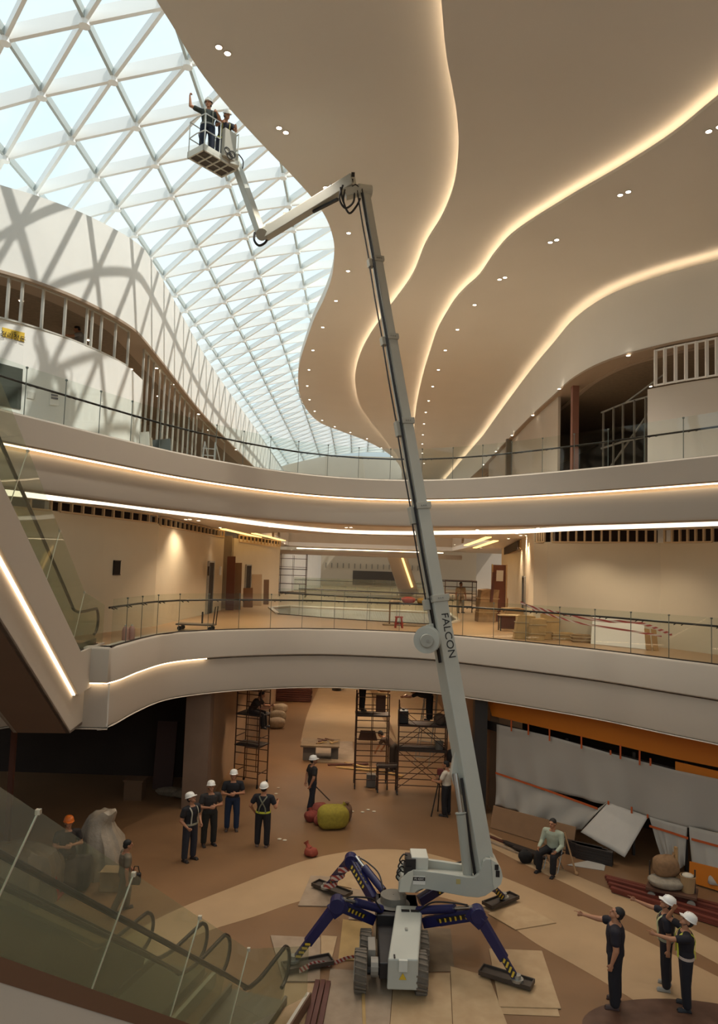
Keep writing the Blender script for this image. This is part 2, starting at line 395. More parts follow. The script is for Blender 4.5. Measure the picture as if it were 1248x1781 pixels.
tag(obj('cove_light', MB().sweep(C1, [(0.10,ZA-0.235),(0.10,ZA-0.21),(0.16,ZA-0.21),(0.16,ZA-0.235)]), LEDC), 'hidden warm strip along the wavy ceiling step nearest the skylight', 'cove light')
tag(obj('cove_light', MB().sweep(C2, [(0.10,ZA-0.575),(0.10,ZA-0.55),(0.16,ZA-0.55),(0.16,ZA-0.575)]), LEDC), 'hidden warm strip along the middle sweeping ceiling step', 'cove light')
# right bulkhead above the shop openings
zb = ZA-1.0
struct('wall_right', MB().sweep(WR, [(0,ZS3),(0.0,zb-0.2),(0.0,zb),(0.06,zb),(0.06,zb-0.08),(0.5,zb-0.08),(0.5,ZS3+0.04),(0.10,ZS3)]), BULK, smooth=True)
tag(obj('cove_light', MB().sweep(WR, [(0.10,zb-0.07),(0.10,zb-0.03),(0.16,zb-0.03),(0.16,zb-0.07)]), LEDC), 'hidden warm strip on top of the curved right bulkhead wall', 'cove light')
struct('trim_13', MB().sweep(WR, [(-0.02,ZS3+0.02),(-0.02,ZS3-0.06),(0.9,ZS3-0.06),(0.9,ZS3+0.0)]), mat('soffit edge','a08c78',0.7))
struct('trim_14', MB().sweep(WR, [(0.9,ZS3-0.10),(0.9,ZS3+0.05),(1.1,ZS3+0.05),(1.1,ZS3-0.10)]), mat('soffit edge','a08c78',0.7))
# left bulkhead, sunlit
vs = []; fs = []
for i, p in enumerate(WL):
    d = (V(WL[min(i+1,len(WL)-1)])-V(WL[max(i-1,0)])).normalized(); n = V((d.y,-d.x))
    t = min(max((p[1]-20.5)/6.0, 0), 1); zt = 18.95 + 0.75*t
    q = V(p)
    vs += [(q.x,q.y,ZS3),(q.x,q.y,zt),(q.x-n.x*0.35,q.y-n.y*0.35,zt),(q.x-n.x*0.35,q.y-n.y*0.35,ZS3)]
for i in range(len(WL)-1):
    for k in range(4): fs.append((i*4+k, i*4+(k+1)%4, i*4+4+(k+1)%4, i*4+4+k))
fs += [(0,1,2,3), tuple(len(vs)-4+k for k in (3,2,1,0))]
struct('wall_left', MB().add(vs, fs), WHITEWALL, smooth=True)
struct('trim_15', MB().sweep(WL, [(0.03,ZS3+0.01),(0.03,ZS3-0.08),(-1.0,ZS3-0.08),(-1.0,ZS3+0.01)]), mat('soffit edge','a08c78',0.7))
roofl = xy(offs(WL, -0.3))
struct('roof_slab', MB().prism(roofl + [(-20,96),(-20,roofl[0][1])], 18.55, 18.75), CEIL)
struct('shop_ceiling', MB().prism(xy(offs(WL,-0.5)) + [(-20,96),(-20,roofl[0][1])], ZS3-0.02, ZS3+0.1), mat('raw soffit','85735f',0.9,var=0.2))
struct('shop_ceiling', MB().prism(xy(offs(WR,0.9)) + [(22,96),(22,WR[0][1])], ZS3-0.02, ZS3+0.1), mat('raw soffit','85735f',0.9,var=0.2))
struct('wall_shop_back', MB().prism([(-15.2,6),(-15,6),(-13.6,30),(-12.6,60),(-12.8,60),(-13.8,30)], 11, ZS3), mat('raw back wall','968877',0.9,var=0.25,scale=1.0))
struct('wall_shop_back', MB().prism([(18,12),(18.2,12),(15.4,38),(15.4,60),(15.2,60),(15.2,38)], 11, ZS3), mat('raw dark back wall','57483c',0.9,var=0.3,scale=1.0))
struct('wall_far', MB().box((0,96.2,10),(60,0.4,26)), PLASTER)

# ------------------------------------------------------------------ skylight
XL = [-13.85,-11.75,-9.65,-7.6,-5.45,-3.35,-1.25,0.85,2.95,5.05,7.2]
ZL = [20.1,20.9,21.6,22.15,22.7,23.1,23.4,23.6,23.65,23.6,23.4]
rows = [22.2+2.2*k for k in range(-9, 34)]
sk = bpy.data.objects.new('window_1', None); COL.objects.link(sk); sk['kind'] = 'structure'; sk.location = (-3,40,22)
WS = mat('white skylight steel','f6f7f5',0.5)
tr = MB(); lo_ = MB(); dg = MB(); nd = MB()
def skn(i, j): return V((XL[j], rows[i], ZL[j]))
for i in range(len(rows)):
    for j in range(len(XL)-1):
        tr.bar(skn(i,j), skn(i,j+1), 0.12, 0.42)
        if i > 0: dg.bar(skn(i,j), skn(i-1,j+1), 0.10, 0.30)
    for j in range(len(XL)):
        if i > 0: lo_.bar(skn(i-1,j), skn(i,j), 0.09, 0.24)
        if rows[i] < 45: nd.cyl(skn(i,j)-V((0,0,0.26)), skn(i,j)+V((0,0,0.2)), 0.15, 10)
obj('transverse_beams', tr, WS, sk); obj('longitudinal_beams', lo_, mat('grey skylight steel','b4bcba',0.5), sk); obj('diagonal_beams', dg, WS, sk); obj('node_caps', nd, WS, sk)
gl = MB()
gl.add([(XL[j], y, ZL[j]+0.24) for y in (rows[0], rows[-1]) for j in range(len(XL))], [(j, j+1, len(XL)+j+1, len(XL)+j) for j in range(len(XL)-1)])
obj('glass', gl, SKYGLASS, sk)
# ================================================================== LOWER LEVEL walls
OR = mat('orange fascia paint', 'c8700f', 0.55, var=0.08, scale=1.0)
GREYP = mat('raw grey column', '4a4038', 0.8, var=0.2, scale=2)
A_, B_ = V((4.55,24.9)), V((10.4,19.2))
def sf(t, off=0.0):
    d = (B_-A_); n = V((-d.y, d.x)).normalized()*-1.0
    if n.y > 0: n = -n
    q = A_ + d*t + n*off; return q
def onshop(px, py, off=0.0):
    a = sf(0.0, off); b = sf(1.0, off); n = V((-(b-a).y, (b-a).x)); d = ray(px, py)
    t_ = ((a.x-CAM.x)*n.x+(a.y-CAM.y)*n.y)/(d.x*n.x+d.y*n.y); return CAM+d*t_
def sfp(t, z, off=0.0): q = sf(t, off); return V((q.x, q.y, z))
struct('trim_16', MB().plate([onshop(855,1245),onshop(1010,1281),onshop(1170,1319),onshop(1320,1349),sfp(1.3,3.8),sfp(0.0,3.8)], 0.12, (0.7,0.7,0)), OR)
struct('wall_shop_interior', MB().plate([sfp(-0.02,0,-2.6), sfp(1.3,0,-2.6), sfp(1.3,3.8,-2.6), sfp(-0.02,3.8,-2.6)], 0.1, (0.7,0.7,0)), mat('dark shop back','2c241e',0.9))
struct('column', MB().bar((4.32,24.75,0),(4.32,24.75,3.8),0.42,0.42,(0,1,0)), mat('dark column cladding','2b2622',0.5))
struct('wall_corridor_right', MB().plate([(4.75,25.2,0),(5.4,50,0),(5.4,50,3.8),(4.75,25.2,3.8)], 0.3, (1,0,0)), mat('brown hoarding','8a6a4e',0.8,var=0.2,scale=0.5))
struct('wall_end', MB().box((0,58,1.9),(60,0.3,3.8)), BOARDWALL)
# left shop: dark opening with plaster column
struct('wall_corridor_left', MB().plate([(-4.75,24.6,0),(-4.5,46,0),(-4.5,46,3.8),(-4.75,24.6,3.8)], 0.3, (-1,0,0)), mat('brown plaster','9a7c60',0.8,var=0.15,scale=0.6))
struct('column', MB().bar((-5.05,24.3,0),(-5.05,24.3,3.8),0.8,0.6,(0,1,0)), mat('bare plaster column','7d6350',0.85,var=0.15,scale=1.5))
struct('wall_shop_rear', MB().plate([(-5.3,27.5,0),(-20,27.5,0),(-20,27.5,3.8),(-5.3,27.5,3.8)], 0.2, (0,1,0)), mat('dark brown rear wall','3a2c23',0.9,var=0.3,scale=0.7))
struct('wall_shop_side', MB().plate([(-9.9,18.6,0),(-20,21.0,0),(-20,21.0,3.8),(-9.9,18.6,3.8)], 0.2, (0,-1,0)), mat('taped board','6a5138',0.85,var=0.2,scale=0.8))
struct('column', MB().bar((-9.75,18.9,0),(-9.75,18.9,3.8),0.5,0.5,(0,1,0)), mat('bare timber post','6e543c',0.85,var=0.2))
struct('column', MB().bar((-8.9,19.4,0),(-8.9,19.4,3.8),0.12,0.12,(0,1,0)), mat('red oxide post','5c3525',0.8))

# ================================================================== MIDDLE LEVEL walls
def wallseg(name, a, b, z0, z1, m, th=0.15, back=(0,1,0)):
    struct(name, MB().plate([(a[0],a[1],z0),(b[0],b[1],z0),(b[0],b[1],z1),(a[0],a[1],z1)], th, back), m)
def louvre(a, b, z0, z1, n, label, depth=0.3):
    a = V((a[0],a[1],0)); b = V((b[0],b[1],0)); e_ = (b-a).normalized()*0.16; a = a+e_; b = b-e_
    t = thing('louvre_band', label, 'louvre', (a.x,a.y,z0)); d = (b-a)
    nn = V((d.y,-d.x,0)).normalized()
    if nn.y > 0: nn = -nn
    fm = mat('timber louvre frame','c2a884',0.7)
    for z in (z0, z1): obj('frame_rail', MB().bar(a+V((0,0,z))+nn*0.02, b+V((0,0,z))+nn*0.02, 0.05, 0.05), fm, t)
    obj('duct_void', MB().plate([a+V((0,0,z0))-nn*depth, b+V((0,0,z0))-nn*depth, b+V((0,0,z1))-nn*depth, a+V((0,0,z1))-nn*depth], 0.02), mat('duct void','2b1a10',0.9), t)
    for k in range(n+1):
        p = a + d*(k/n); obj('fin', MB().bar(p+V((0,0,z0)), p+V((0,0,z1)), 0.06, 0.08, (nn.x,nn.y,0)), fm, t)
def on2(px, py): q = at_z(px, py, Z2); return (q.x, q.y)
RW = [on2(1330,1150), on2(1248,1139), on2(1148,1126), on2(950,1109), on2(926,1106)]
RC = [RW[-1], (8.2,37), (9.4,47)]
for i in range(len(RW)-1): wallseg('wall_right_%s' % 'abcd'[i], RW[i], RW[i+1], Z2, 9.15, BOARDWALL, back=(0.3,1,0))
LV = 'louvred vent band of timber fins over the '
louvre(RW[1], RW[2], 9.15, 9.58, 6, LV+'right wall, at the edge of the photo')
louvre(RW[0], RW[1], 9.15, 9.58, 5, LV+'outermost right wall')
louvre(RW[2], RW[3], 9.15, 9.58, 12, LV+'plain right wall above the leaning white board')
louvre(RW[3], RW[4], 9.15, 9.58, 3, LV+'corner of the right wall')
struct('wall_corridor_b', MB().plate([(RC[0][0],RC[0][1],Z2),(RC[1][0],RC[1][1],Z2),(RC[1][0],RC[1][1],ZC2),(RC[0][0],RC[0][1],ZC2)], 0.15, (1,0,0)), BOARDWALL)
struct('wall_corridor_c', MB().plate([(RC[1][0],RC[1][1],Z2),(RC[2][0],RC[2][1],Z2),(RC[2][0],RC[2][1],ZC2),(RC[1][0],RC[1][1],ZC2)], 0.15, (1,0,0)), BOARDWALL)
louvre((RC[0][0]*0.35+RC[1][0]*0.65-0.05, RC[0][1]*0.35+RC[1][1]*0.65), (RC[2][0]-0.25,44.5), 9.1, 9.52, 14, LV+'far corridor wall on the right', 0.12)
LW = [(-10.6,16.5), (-8.45,20.0), (-6.95,25.0), (-6.45,34.7)]
wallseg('wall_left_a', LW[0], LW[1], Z2, 9.3, BOARDWALL, back=(-1,0.3,0))
wallseg('wall_left_b', LW[1], LW[2], Z2, 9.3, BOARDWALL, back=(-1,0.2,0))
wallseg('wall_left_c', LW[2], LW[3], Z2, 9.25, BOARDWALL, back=(-1,0,0))
louvre(LW[0], LW[1], 9.3, 9.58, 6, LV+'left wall behind the escalator')
louvre(LW[1], LW[2], 9.3, 9.58, 10, LV+'left wall above the square dark hatch')
louvre(LW[2], LW[3], 9.25, 9.55, 16, LV+'receding left wall')
q = LW[1]; d = V((LW[2][0]-LW[1][0], LW[2][1]-LW[1][1], 0)).normalized()
hp = at_y(213, 1003, 22.6)
hp = V((LW[1][0], LW[1][1], 0)) + d*2.75
t = thing('wall_hatch', 'square dark hatch hole in the plain left wall of the middle level', 'hatch', (hp.x, hp.y, 7.55))
obj('opening', MB().bar(hp+V((0.02,0,7.75)), hp+d*0.34+V((0.02,0,7.75)), 0.05, 0.42), mat('hatch void','17110d',0.9), t)
for z in (7.97, 7.53): obj('frame_edge', MB().bar(hp+V((0.03,0,z)), hp+d*0.34+V((0.03,0,z)), 0.06, 0.03), DKSTEEL, t)
# shops past the left wall
struct('wall_left_d', MB().plate([(-6.3,36.6,Z2),(-4.9,45.5,Z2),(-4.9,45.5,9.3),(-6.3,36.6,9.3)], 0.15, (-1,0,0)), BOARDWALL)
louvre((-6.2,37.2), (-4.85,45.3), 9.15, 9.5, 12, LV+'far shop wall on the left', 0.1)
struct('wall_shop_inner', MB().plate([(-8.6,34.9,Z2),(-6.4,36.5,Z2),(-6.4,36.5,9.4),(-8.6,34.9,9.4)], 0.1, (0,1,0)), mat('dusty shop inside','9a8a74',0.8,var=0.3,scale=1.5))
for (px, py, h, w, nm) in ((906,1080,1.75,0.55,'a'),):
    pass
def doorway(i, x, y, dirv, w, h, label):
    d = V((dirv[0], dirv[1], 0)).normalized(); n = V((d.y,-d.x,0))
    if n.dot(V((0,1,0))) > 0: n = -n
    p = V((x, y, Z2)) + n*0.05
    f = bpy.data.objects.new('door_%d' % i, None); COL.objects.link(f); f['kind'] = 'structure'; f.location = p
    obj('door_leaf', MB().bar(p+V((0,0,h/2)), p+d*w+V((0,0,h/2)), 0.04, h), mat('dark doorway','2a211a',0.8), f)
    fr = MB().bar(p, p+V((0,0,h)), 0.07, 0.1).bar(p+d*w, p+d*w+V((0,0,h)), 0.07, 0.1).bar(p+V((0,0,h)), p+d*w+V((0,0,h)), 0.1, 0.07)
    obj('frame', fr, STEEL, f)
dc = (RC[1][0]-RC[0][0], RC[1][1]-RC[0][1])
doorway(1, RC[0][0]+dc[0]*0.38-0.08, RC[0][1]+dc[1]*0.38, dc, 1.3, 2.1, '')
doorway(2, 9.15, 44.6, (1.2,10), 2.3, 3.3, '')
doorway(3, -6.0, 38.6, (1.4,8.9), 0.9, 2.2, '')
doorway(4, -6.6, 31.8, (0.5,9.7), 0.9, 2.3, '')
# the far end of the mall beyond the second void
struct('wall_distant_left', MB().plate([(-6.6,60,3.8),(-3.9,78,3.8),(-3.9,78,9.2),(-6.6,60,9.2)], 0.2, (-1,0,0)), WHITEWALL)
struct('floor_distant', MB().prism(P2([(-20,61.9),(20,61.9),(20,96),(-20,96)]), Z2-0.4, Z2), FLOORL)
struct('wall_distant_end', MB().box((1.5,88,8.0),(26,0.3,4.5)), mat('distant beige front','c7b79e',0.8))
t = thing('distant_store', 'distant dark shop front with white louvres at the far end of the mall', 'shop', (1.5,87.8,Z2))
obj('glazing', MB().box((2.2,87.75,6.8),(5.4,0.1,1.7)), mat('dark distant glass','4a4139',0.4), t)
for k in range(18): obj('fin', MB().box((-4.5+k*0.7,87.7,8.2),(0.12,0.1,0.6)), mat('distant louvre fins','8d8272',0.8), t)
tag(obj('slanted_column', MB().bar((4.6,62,Z2),(3.2,62,9.6),1.6,0.6,(0,1,0)), PLASTER), 'broad white slanting pillar far down the middle level', 'column')
tag(obj('light_slot', MB().bar((4.75,61.65,6.5),(3.75,61.65,9.2),0.16,0.05,(0,1,0)), emit('warm slot','ffc876',2.4)), 'slanting warm light slot on the far white pillar', 'light')

# ================================================================== UPPER LEVEL partitions
def wl(curve, px):                        # point of a plan curve seen at pixel column px (soffit line)
    best = None
    for i in range(len(curve)-1):
        for k in range(20):
            p = V((*curve[i], ZS3)).lerp(V((*curve[i+1], ZS3)), k/20)
            e_ = abs(proj(p)[0]-px)
            if p.y > 5 and (best is None or e_ < best[0]): best = (e_, p)
    return best[1]
def seg(curve, pa, pb, n=14): return [tuple(wl(curve, pa+(pb-pa)*k/n)[:2]) for k in range(n+1)]
LP = seg(WL, -110, 258, 18)
LP = xy(offs(LP, -0.15))
struct('wall_partition', MB().sweep(LP, [(0,11.0),(0,15.0),(-0.15,15.0),(-0.15,11.0)]), WHITEWALL)
RP = xy(offs(seg(WR, 1420, 1118, 14)[::-1], 0.0))
RP = xy(offs(seg(WR, 1118, 1420, 14), 0.3 if False else -0.3))
struct('wall_partition', MB().sweep(RP, [(0,11.0),(0,14.95),(-0.15,14.95),(-0.15,11.0)]), mat('grey gypsum board','cfc9c0',0.8))
WP = xy(offs(seg(WR, 963, 845, 12), 0.2))
struct('wall_partition', MB().sweep(WP, [(0,11.0),(0,ZS3),(0.12,ZS3),(0.12,11.0)]), PLASTER)
def studs(curve, pxs, z0, z1, label, name='stud_frame', off=0.0, w=0.07, rails=True, sm=None):
    sm = sm or mat('stud steel','bdbab0',0.5,0.2)
    ps = [wl(curve, p) for p in pxs]
    t = thing(name, label, 'wall frame', (ps[0].x, ps[0].y, z0))
    for p in ps: obj('stud', MB().bar((p.x+off,p.y,z0),(p.x+off,p.y,z1),w,0.09,(0,1,0)), sm, t)
    if rails:
        for z in (z0+0.03, z1-0.03):
            rm = MB()
            for a, b in zip(ps[:-1], ps[1:]): rm.bar((a.x+off,a.y,z),(b.x+off,b.y,z),0.09,0.05)
            obj('track', rm, sm, t)
studs(WL, [2,28,52,88,126,163,172,188,212,234], 15.0, ZS3-0.06, 'row of bare metal studs in the long opening above the white left partition', off=-0.2)
studs(WL, [262,270,279,289,297,305,314,322,330,338,345], 11.0, ZS3-0.06, 'tall bare metal stud frame past the end of the white left partition', off=-0.25)
studs(WL, [352,362,372,384,398], 11.0, ZS3-0.06, 'furthest bare stud frame on the left, behind the ladder', off=-0.3)
studs(WR, [1134,1150,1168,1186,1204,1222,1240,1258], 14.95, ZS3-0.1, 'row of bright metal studs over the grey right partition', off=0.12, w=0.1, sm=mat('stud steel painted lit','f0f0ee',0.5,0.1))  # lighter copy of the stud steel paints in the light on this row
# interior framing seen in the dark right shop
t = thing('shop_framing', 'grey steel framing and pipes inside the dark shop opening on the right', 'wall frame', (11.5,30,11))
fr = MB()
for px in (1003,1020,1036,1056,1075,1095,1110):
    p = wl(WR, px); fr.bar((p.x+1.6,p.y+1.4,11.0),(p.x+1.6,p.y+1.4,15.2),0.07,0.07)
obj('stud', fr, mat('dull zinc','8f897f',0.5,0.5), t)
rl = MB(); ps = [wl(WR, px)+V((1.6,1.4,0)) for px in (1000,1040,1080,1112)]
for z in (12.4,13.6,15.2):
    for a, b in zip(ps[:-1], ps[1:]): rl.bar((a.x,a.y,z),(b.x,b.y,z),0.07,0.07)
rl.bar((ps[0].x,ps[0].y,12.2),(ps[-1].x,ps[-1].y,15.4),0.06); rl.bar((ps[1].x,ps[1].y,15.2),(ps[-1].x,ps[-1].y,16.0),0.06)
obj('rail', rl, mat('dull zinc','8f897f',0.5,0.5), t)
p = wl(WR, 982); struct('column', MB().bar((p.x+0.45,p.y,11),(p.x+0.45,p.y,ZS3),0.28,0.3,(0,1,0)), mat('red primer post','8a5f50',0.8))
p = wl(WR, 958); struct('column', MB().bar((p.x+0.3,p.y,11),(p.x+0.3,p.y,ZS3),0.12,0.2,(0,1,0)), DKSTEEL)
p = wl(WR, 884); struct('column', MB().bar((p.x+0.1,p.y,11),(p.x+0.1,p.y,ZS3),0.5,0.3,(0,1,0)), mat('grey steel post','7d766c',0.6))
# ================================================================== GLASS RAILINGS
def resample(c, step):
    c = [V((p[0], p[1], 0)) for p in c]; out = [c[0]]; acc = 0.0
    for a, b in zip(c[:-1], c[1:]):
        L = (b-a).length; d = step-acc
        while d <= L:
            out.append(a.lerp(b, d/L)); d += step
        acc = (acc+L) % step if L + acc >= step else acc+L
    return out
def glass_rail(curve, z, label, step=1.15, h=1.2, hr=0.98, posts=True, glass=None, group=None, pm=None):
    ps = resample(curve, step); t = thing('glass_balustrade', label, 'railing', (ps[len(ps)//2].x, ps[len(ps)//2].y, z), group)
    Z = lambda p, q: V((p.x, p.y, z+q))
    for a, b in zip(ps[:-1], ps[1:]):
        d = (b-a).normalized(); n = V((d.y,-d.x,0))
        obj('glass_panel', MB().bar(Z(a, h/2)+d*0.012, Z(b, h/2)-d*0.012, 0.014, h), glass or GLASS, t)
        if posts: obj('panel_joint', MB().bar(Z(b, 0), Z(b, h), 0.016, 0.016, (0,1,0)).box(Z(b, h-0.02), (0.045,0.045,0.04)), pm or mat('joint steel','6f746c',0.4,0.4), t)
    hc = offs([(p.x,p.y) for p in ps], -0.09)
    obj('handrail', MB().tube([Z(p, hr) for p in hc], 0.028, 8), RAILMAT, t, smooth=True)
    for a, b in zip(ps[:-1], ps[1:]):
        for f in (0.12, 0.3):
            q = a.lerp(b, f); d = (b-a).normalized(); n = V((d.y,-d.x,0))
            obj('bracket', MB().bar(Z(q, hr-0.05), Z(q, hr-0.02)-n*0.09, 0.02, 0.02), RAILMAT, t)
    sh = MB().sweep([(p.x,p.y) for p in ps], [(0.03,z-0.02),(0.03,z+0.03),(-0.03,z+0.03),(-0.03,z-0.02)])
    obj('base_channel', sh, DKSTEEL, t)
    return t
r2 = [p for p in xy(offs(E2, -0.12)) if p[0] > -6.45 and not (p[0] > 9 and p[1] < 15)]
glass_rail(r2, Z2+0.06, 'long clear glass railing with dark handrail along the lower curved deck edge')
r3 = xy(offs(E3[1:-2], -0.12))
glass_rail(r3, ZT3-0.02, 'long clear glass railing with dark handrail along the uppermost curved deck edge', h=1.15, hr=0.78)
n2 = xy(offs([V2[0], V2[1], V2[2], V2[3]], 0.12))
glass_rail(n2, Z2, 'glass railing along the near edge of the floor opening further down the mall', step=1.2)
n3 = [(4.5,38.75),(0.5,39.5),(-3.6,40.2)]
glass_rail(n3, Z2, 'glass railing on the far side of the floor opening down the mall', step=1.3)
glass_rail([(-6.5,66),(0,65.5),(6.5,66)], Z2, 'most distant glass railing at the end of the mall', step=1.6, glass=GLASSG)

# ================================================================== ESCALATORS
def escalator(name, label, S, d, ang, length, foot, guard, group=None, clad=PLASTER, band=PLASTER, w=0.6, cw=0.78, steps=True, led=False, hgt=0.95, thick=1.85, bandh=0.95, gh=1.25, deck=0.0, shadeband=None, j0=0.55, jstep=2.15):
    S = V(S); d = V((d[0], d[1], 0)).normalized(); e = V((-d.y, d.x, 0)); tn = math.tan(R(ang)); t = thing(name, label, 'escalator', S, group)
    P = lambda s, u, z: S + d*s + e*u + V((0, 0, z))
    fz = lambda s: max(0.0, s)*tn
    # truss bands
    for sg in (1, -1):
        u0, u1 = sg*cw, sg*(cw-0.1)
        up = [(-foot,0.04+deck),(0,0.04+deck),(length,length*tn+0.04+deck),(length,length*tn-bandh),(0,-bandh),(-foot,-bandh)]
        obj('side_cladding', MB().plate([P(s, u0, z) for s, z in up], 0.08, -e*sg), clad, t)
        lw = [(-foot,-bandh-0.02),(0.0,-bandh-0.02),(length,length*tn-bandh-0.02),(length,length*tn-thick),(0,-thick),(-foot,-thick)]
        if bandh < thick: obj('lower_cladding', MB().plate([P(s, u0-sg*0.14, z) for s, z in lw], 0.08, -e*sg), band, t)
    if bandh < thick:
        un = [(-foot,-thick),(0,-thick),(length,length*tn-thick)]
        obj('underside', MB().add([P(s,u,z) for s,z in un for u in (-cw+0.14, cw-0.14)]+[P(s,u,z+0.06) for s,z in un for u in (-cw+0.14, cw-0.14)],
            [(0,1,3,2),(2,3,5,4),(6,8,9,7),(8,10,11,9),(0,6,7,1),(4,5,11,10),(0,2,8,6),(2,4,10,8),(1,7,9,3),(3,9,11,5)]), mat('brown underside board','7c6350',0.85,var=0.08,scale=0.8), t)
    if led:
        obj('cove_strip', MB().bar(P(0.0,cw-0.11,-bandh-0.01), P(length,cw-0.11,length*tn-bandh-0.01), 0.06, 0.03), LED, t)
    for sg in (1, -1):                       # inner balustrades, handrails
        u = sg*w; r = 0.33; zc = hgt-r; n0 = -foot+0.45
        arc = [(n0 - r*math.sin(a), zc - r*math.cos(a)) for a in [math.pi*k/8 for k in range(0, 9)]]
        top = arc + [(-0.5, hgt), (-0.15, hgt+0.03), (0.3, hgt+0.3*tn*0.8), (1.0, hgt+1.0*tn), (length, hgt+length*tn)]
        gp = [(n0, 0.05)] + [(q[0]+0.03, q[1]-0.03) for q in arc[2:]] + [(-0.5, hgt-0.05), (0.2, hgt+0.05*tn), (1.0, hgt+tn-0.05), (length, hgt+length*tn-0.05), (length, length*tn+0.05), (0.0, 0.05)]
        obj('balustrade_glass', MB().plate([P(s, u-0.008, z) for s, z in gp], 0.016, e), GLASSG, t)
        hp = spline([(s, z, 0) for s, z in top], 3)
        obj('handrail', MB().tube([P(q[0], u, q[1]) for q in hp], 0.036, 8), RAILMAT, t, smooth=True)
        sk = [(-foot+0.1,0.0),(0,0.0),(length,length*tn),(length,length*tn+0.16),(0,0.16),(-foot+0.1,0.16)]
        obj('skirt', MB().plate([P(s, u-sg*0.02, z) for s, z in sk], 0.05, -e*sg), mat('skirt metal','6d6459',0.4,0.5), t)
    obj('landing_plate', MB().add([P(s,u,z) for s in (-foot,0.2) for u in (-w,w) for z in (-0.02,0.015)], [(0,2,6,4),(1,5,7,3),(0,4,5,1),(2,3,7,6),(0,1,3,2),(4,6,7,5)]), mat('landing metal','6f675d',0.5,0.5), t)
    if steps:
        n = int(length/0.4); sm = mat('step metal','5b564f',0.45,0.6)
        for k in range(n):
            s0 = 0.2+k*0.4; z1 = fz(s0)+0.02
            obj('step', MB().add([P(s,u,z) for s in (s0,s0+0.42) for u in (-w+0.04,w-0.04) for z in (z1-0.32,z1)], [(0,2,6,4),(1,5,7,3),(0,4,5,1),(2,3,7,6),(0,1,3,2),(4,6,7,5)]), sm, t)
    if shadeband:
        bd_ = [(-foot,0.05+deck),(0,0.05+deck),(length,length*tn+0.05+deck),(length,length*tn-0.15+deck),(0,-0.15+deck),(-foot,-0.15+deck)]
        obj('shade_band', MB().plate([P(s, cw+0.012, z) for s, z in bd_], 0.03, -e), shadeband, t)  # brown strip colours in the shadow below the guard glass
    if guard:
        g = []; k0 = -foot+0.1; nx = V((0,0,1)); sl = 1.0/math.hypot(1, tn); ux = V((-tn*sl, 0, sl))   # joint direction in (s,z): square to the slope
        js = [j0 + jstep*k for k in range(int(length/jstep)+1)]
        base = lambda s: (s, fz(s)+0.04+deck)
        topp = lambda s: (s - tn*sl*gh, fz(s)+0.04+deck+sl*gh)
        cuts = [(k0, 0.04+deck, k0, 0.04+deck+gh*0.8)] + [(*base(s), *topp(s)) for s in js if s < length]
        for a, b in zip(cuts[:-1], cuts[1:]):
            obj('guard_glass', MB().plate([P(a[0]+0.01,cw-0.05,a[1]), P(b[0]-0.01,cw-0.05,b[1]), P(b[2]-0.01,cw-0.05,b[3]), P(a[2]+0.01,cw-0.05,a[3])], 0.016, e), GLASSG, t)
        for a in cuts[1:]:
            obj('guard_joint', MB().bar(P(a[0],cw-0.04,a[1]), P(a[2],cw-0.04,a[3]), 0.014, 0.014).box(P(a[2],cw-0.04,a[3]), (0.045,0.045,0.045)), mat('bright joint steel','cfc6b2',0.3,0.5), t)
    return t
escalator('escalator', 'white clad escalator with lit cove rising at the left from the lower deck', (-7.25,17.2,Z2), (0.094,-1), 32.6, 8.2, 2.2, True, led=True)
eu = V((0.3,1)).normalized(); ee = V((0.96,-0.287))
Sr = V((-1.47,12.2)) - ee*0.6
gE = 'escalators rising from the ground floor in the foreground'
escalator('escalator', 'nearest escalator in the lower left corner with white side and tall guard glass', (Sr.x,Sr.y,0), (-0.3,-1), 36, 8.4, 1.75, True, gE, clad=PLASTER, bandh=1.85, gh=1.08, hgt=1.15, deck=0.2, cw=1.0, j0=1.65, jstep=1.57, shadeband=mat('brown painted shade','6a4c38',0.5))
S2 = Sr - ee*1.75
escalator('escalator', 'second escalator on the ground floor, just behind the nearest one', (S2.x,S2.y+0.35,0), (-0.3,-1), 36, 8.4, 1.75, False, gE, bandh=1.85, hgt=1.1)

# ================================================================== DOWNLIGHTS
def downlight_proto(label, group, dbl):
    t = thing('ceiling_downlight', label, 'light', (0,0,0), group)
    for k in ((-0.13, 0.13) if dbl else (0.0,)):
        obj('trim_ring', MB().lathe([(0.095,0.0),(0.095,-0.018),(0.075,-0.018),(0.075,0.0)], (k,0,0), 16), PLASTER, t)
        obj('lamp', MB().cyl((k,0,-0.004),(k,0,-0.014),0.072,16), LAMP, t)
    return t
def spot(p, parent, energy, col=(1,0.91,0.80), size=R(100)):
    l = bpy.data.lights.new('downlight_beam', 'SPOT'); l.energy = energy; l.color = col; l.spot_size = size; l.spot_blend = 0.6; l.shadow_soft_size = 0.1
    o = bpy.data.objects.new('downlight_beam', l); COL.objects.link(o); o.parent = parent; o.location = p; return o
ORD = ['first','second','third','fourth','fifth','sixth','seventh','eighth','ninth','tenth','eleventh','twelfth','thirteenth','fourteenth','fifteenth','sixteenth','seventeenth','eighteenth']
pr = {}
def row(pix, z, where, group, ndbl, energy, every=1, rz_=-50):
    for i, (a, b) in enumerate(pix):
        dbl = i < ndbl; q = at_z(a, b, z)
        lab = ('twin' if dbl else 'single') + ' recessed ceiling light, %s from the top %s' % (ORD[i], where)
        if dbl not in pr:
            pr[dbl] = downlight_proto(lab, group, dbl); o = pr[dbl]; o.location = q; o.rotation_euler = (0,0,R(rz_))
        else: o = dup(pr[dbl], q, R(rz_), lab, group)
        if i % every == 0 and energy: spot((0,0,-0.06), o, energy)
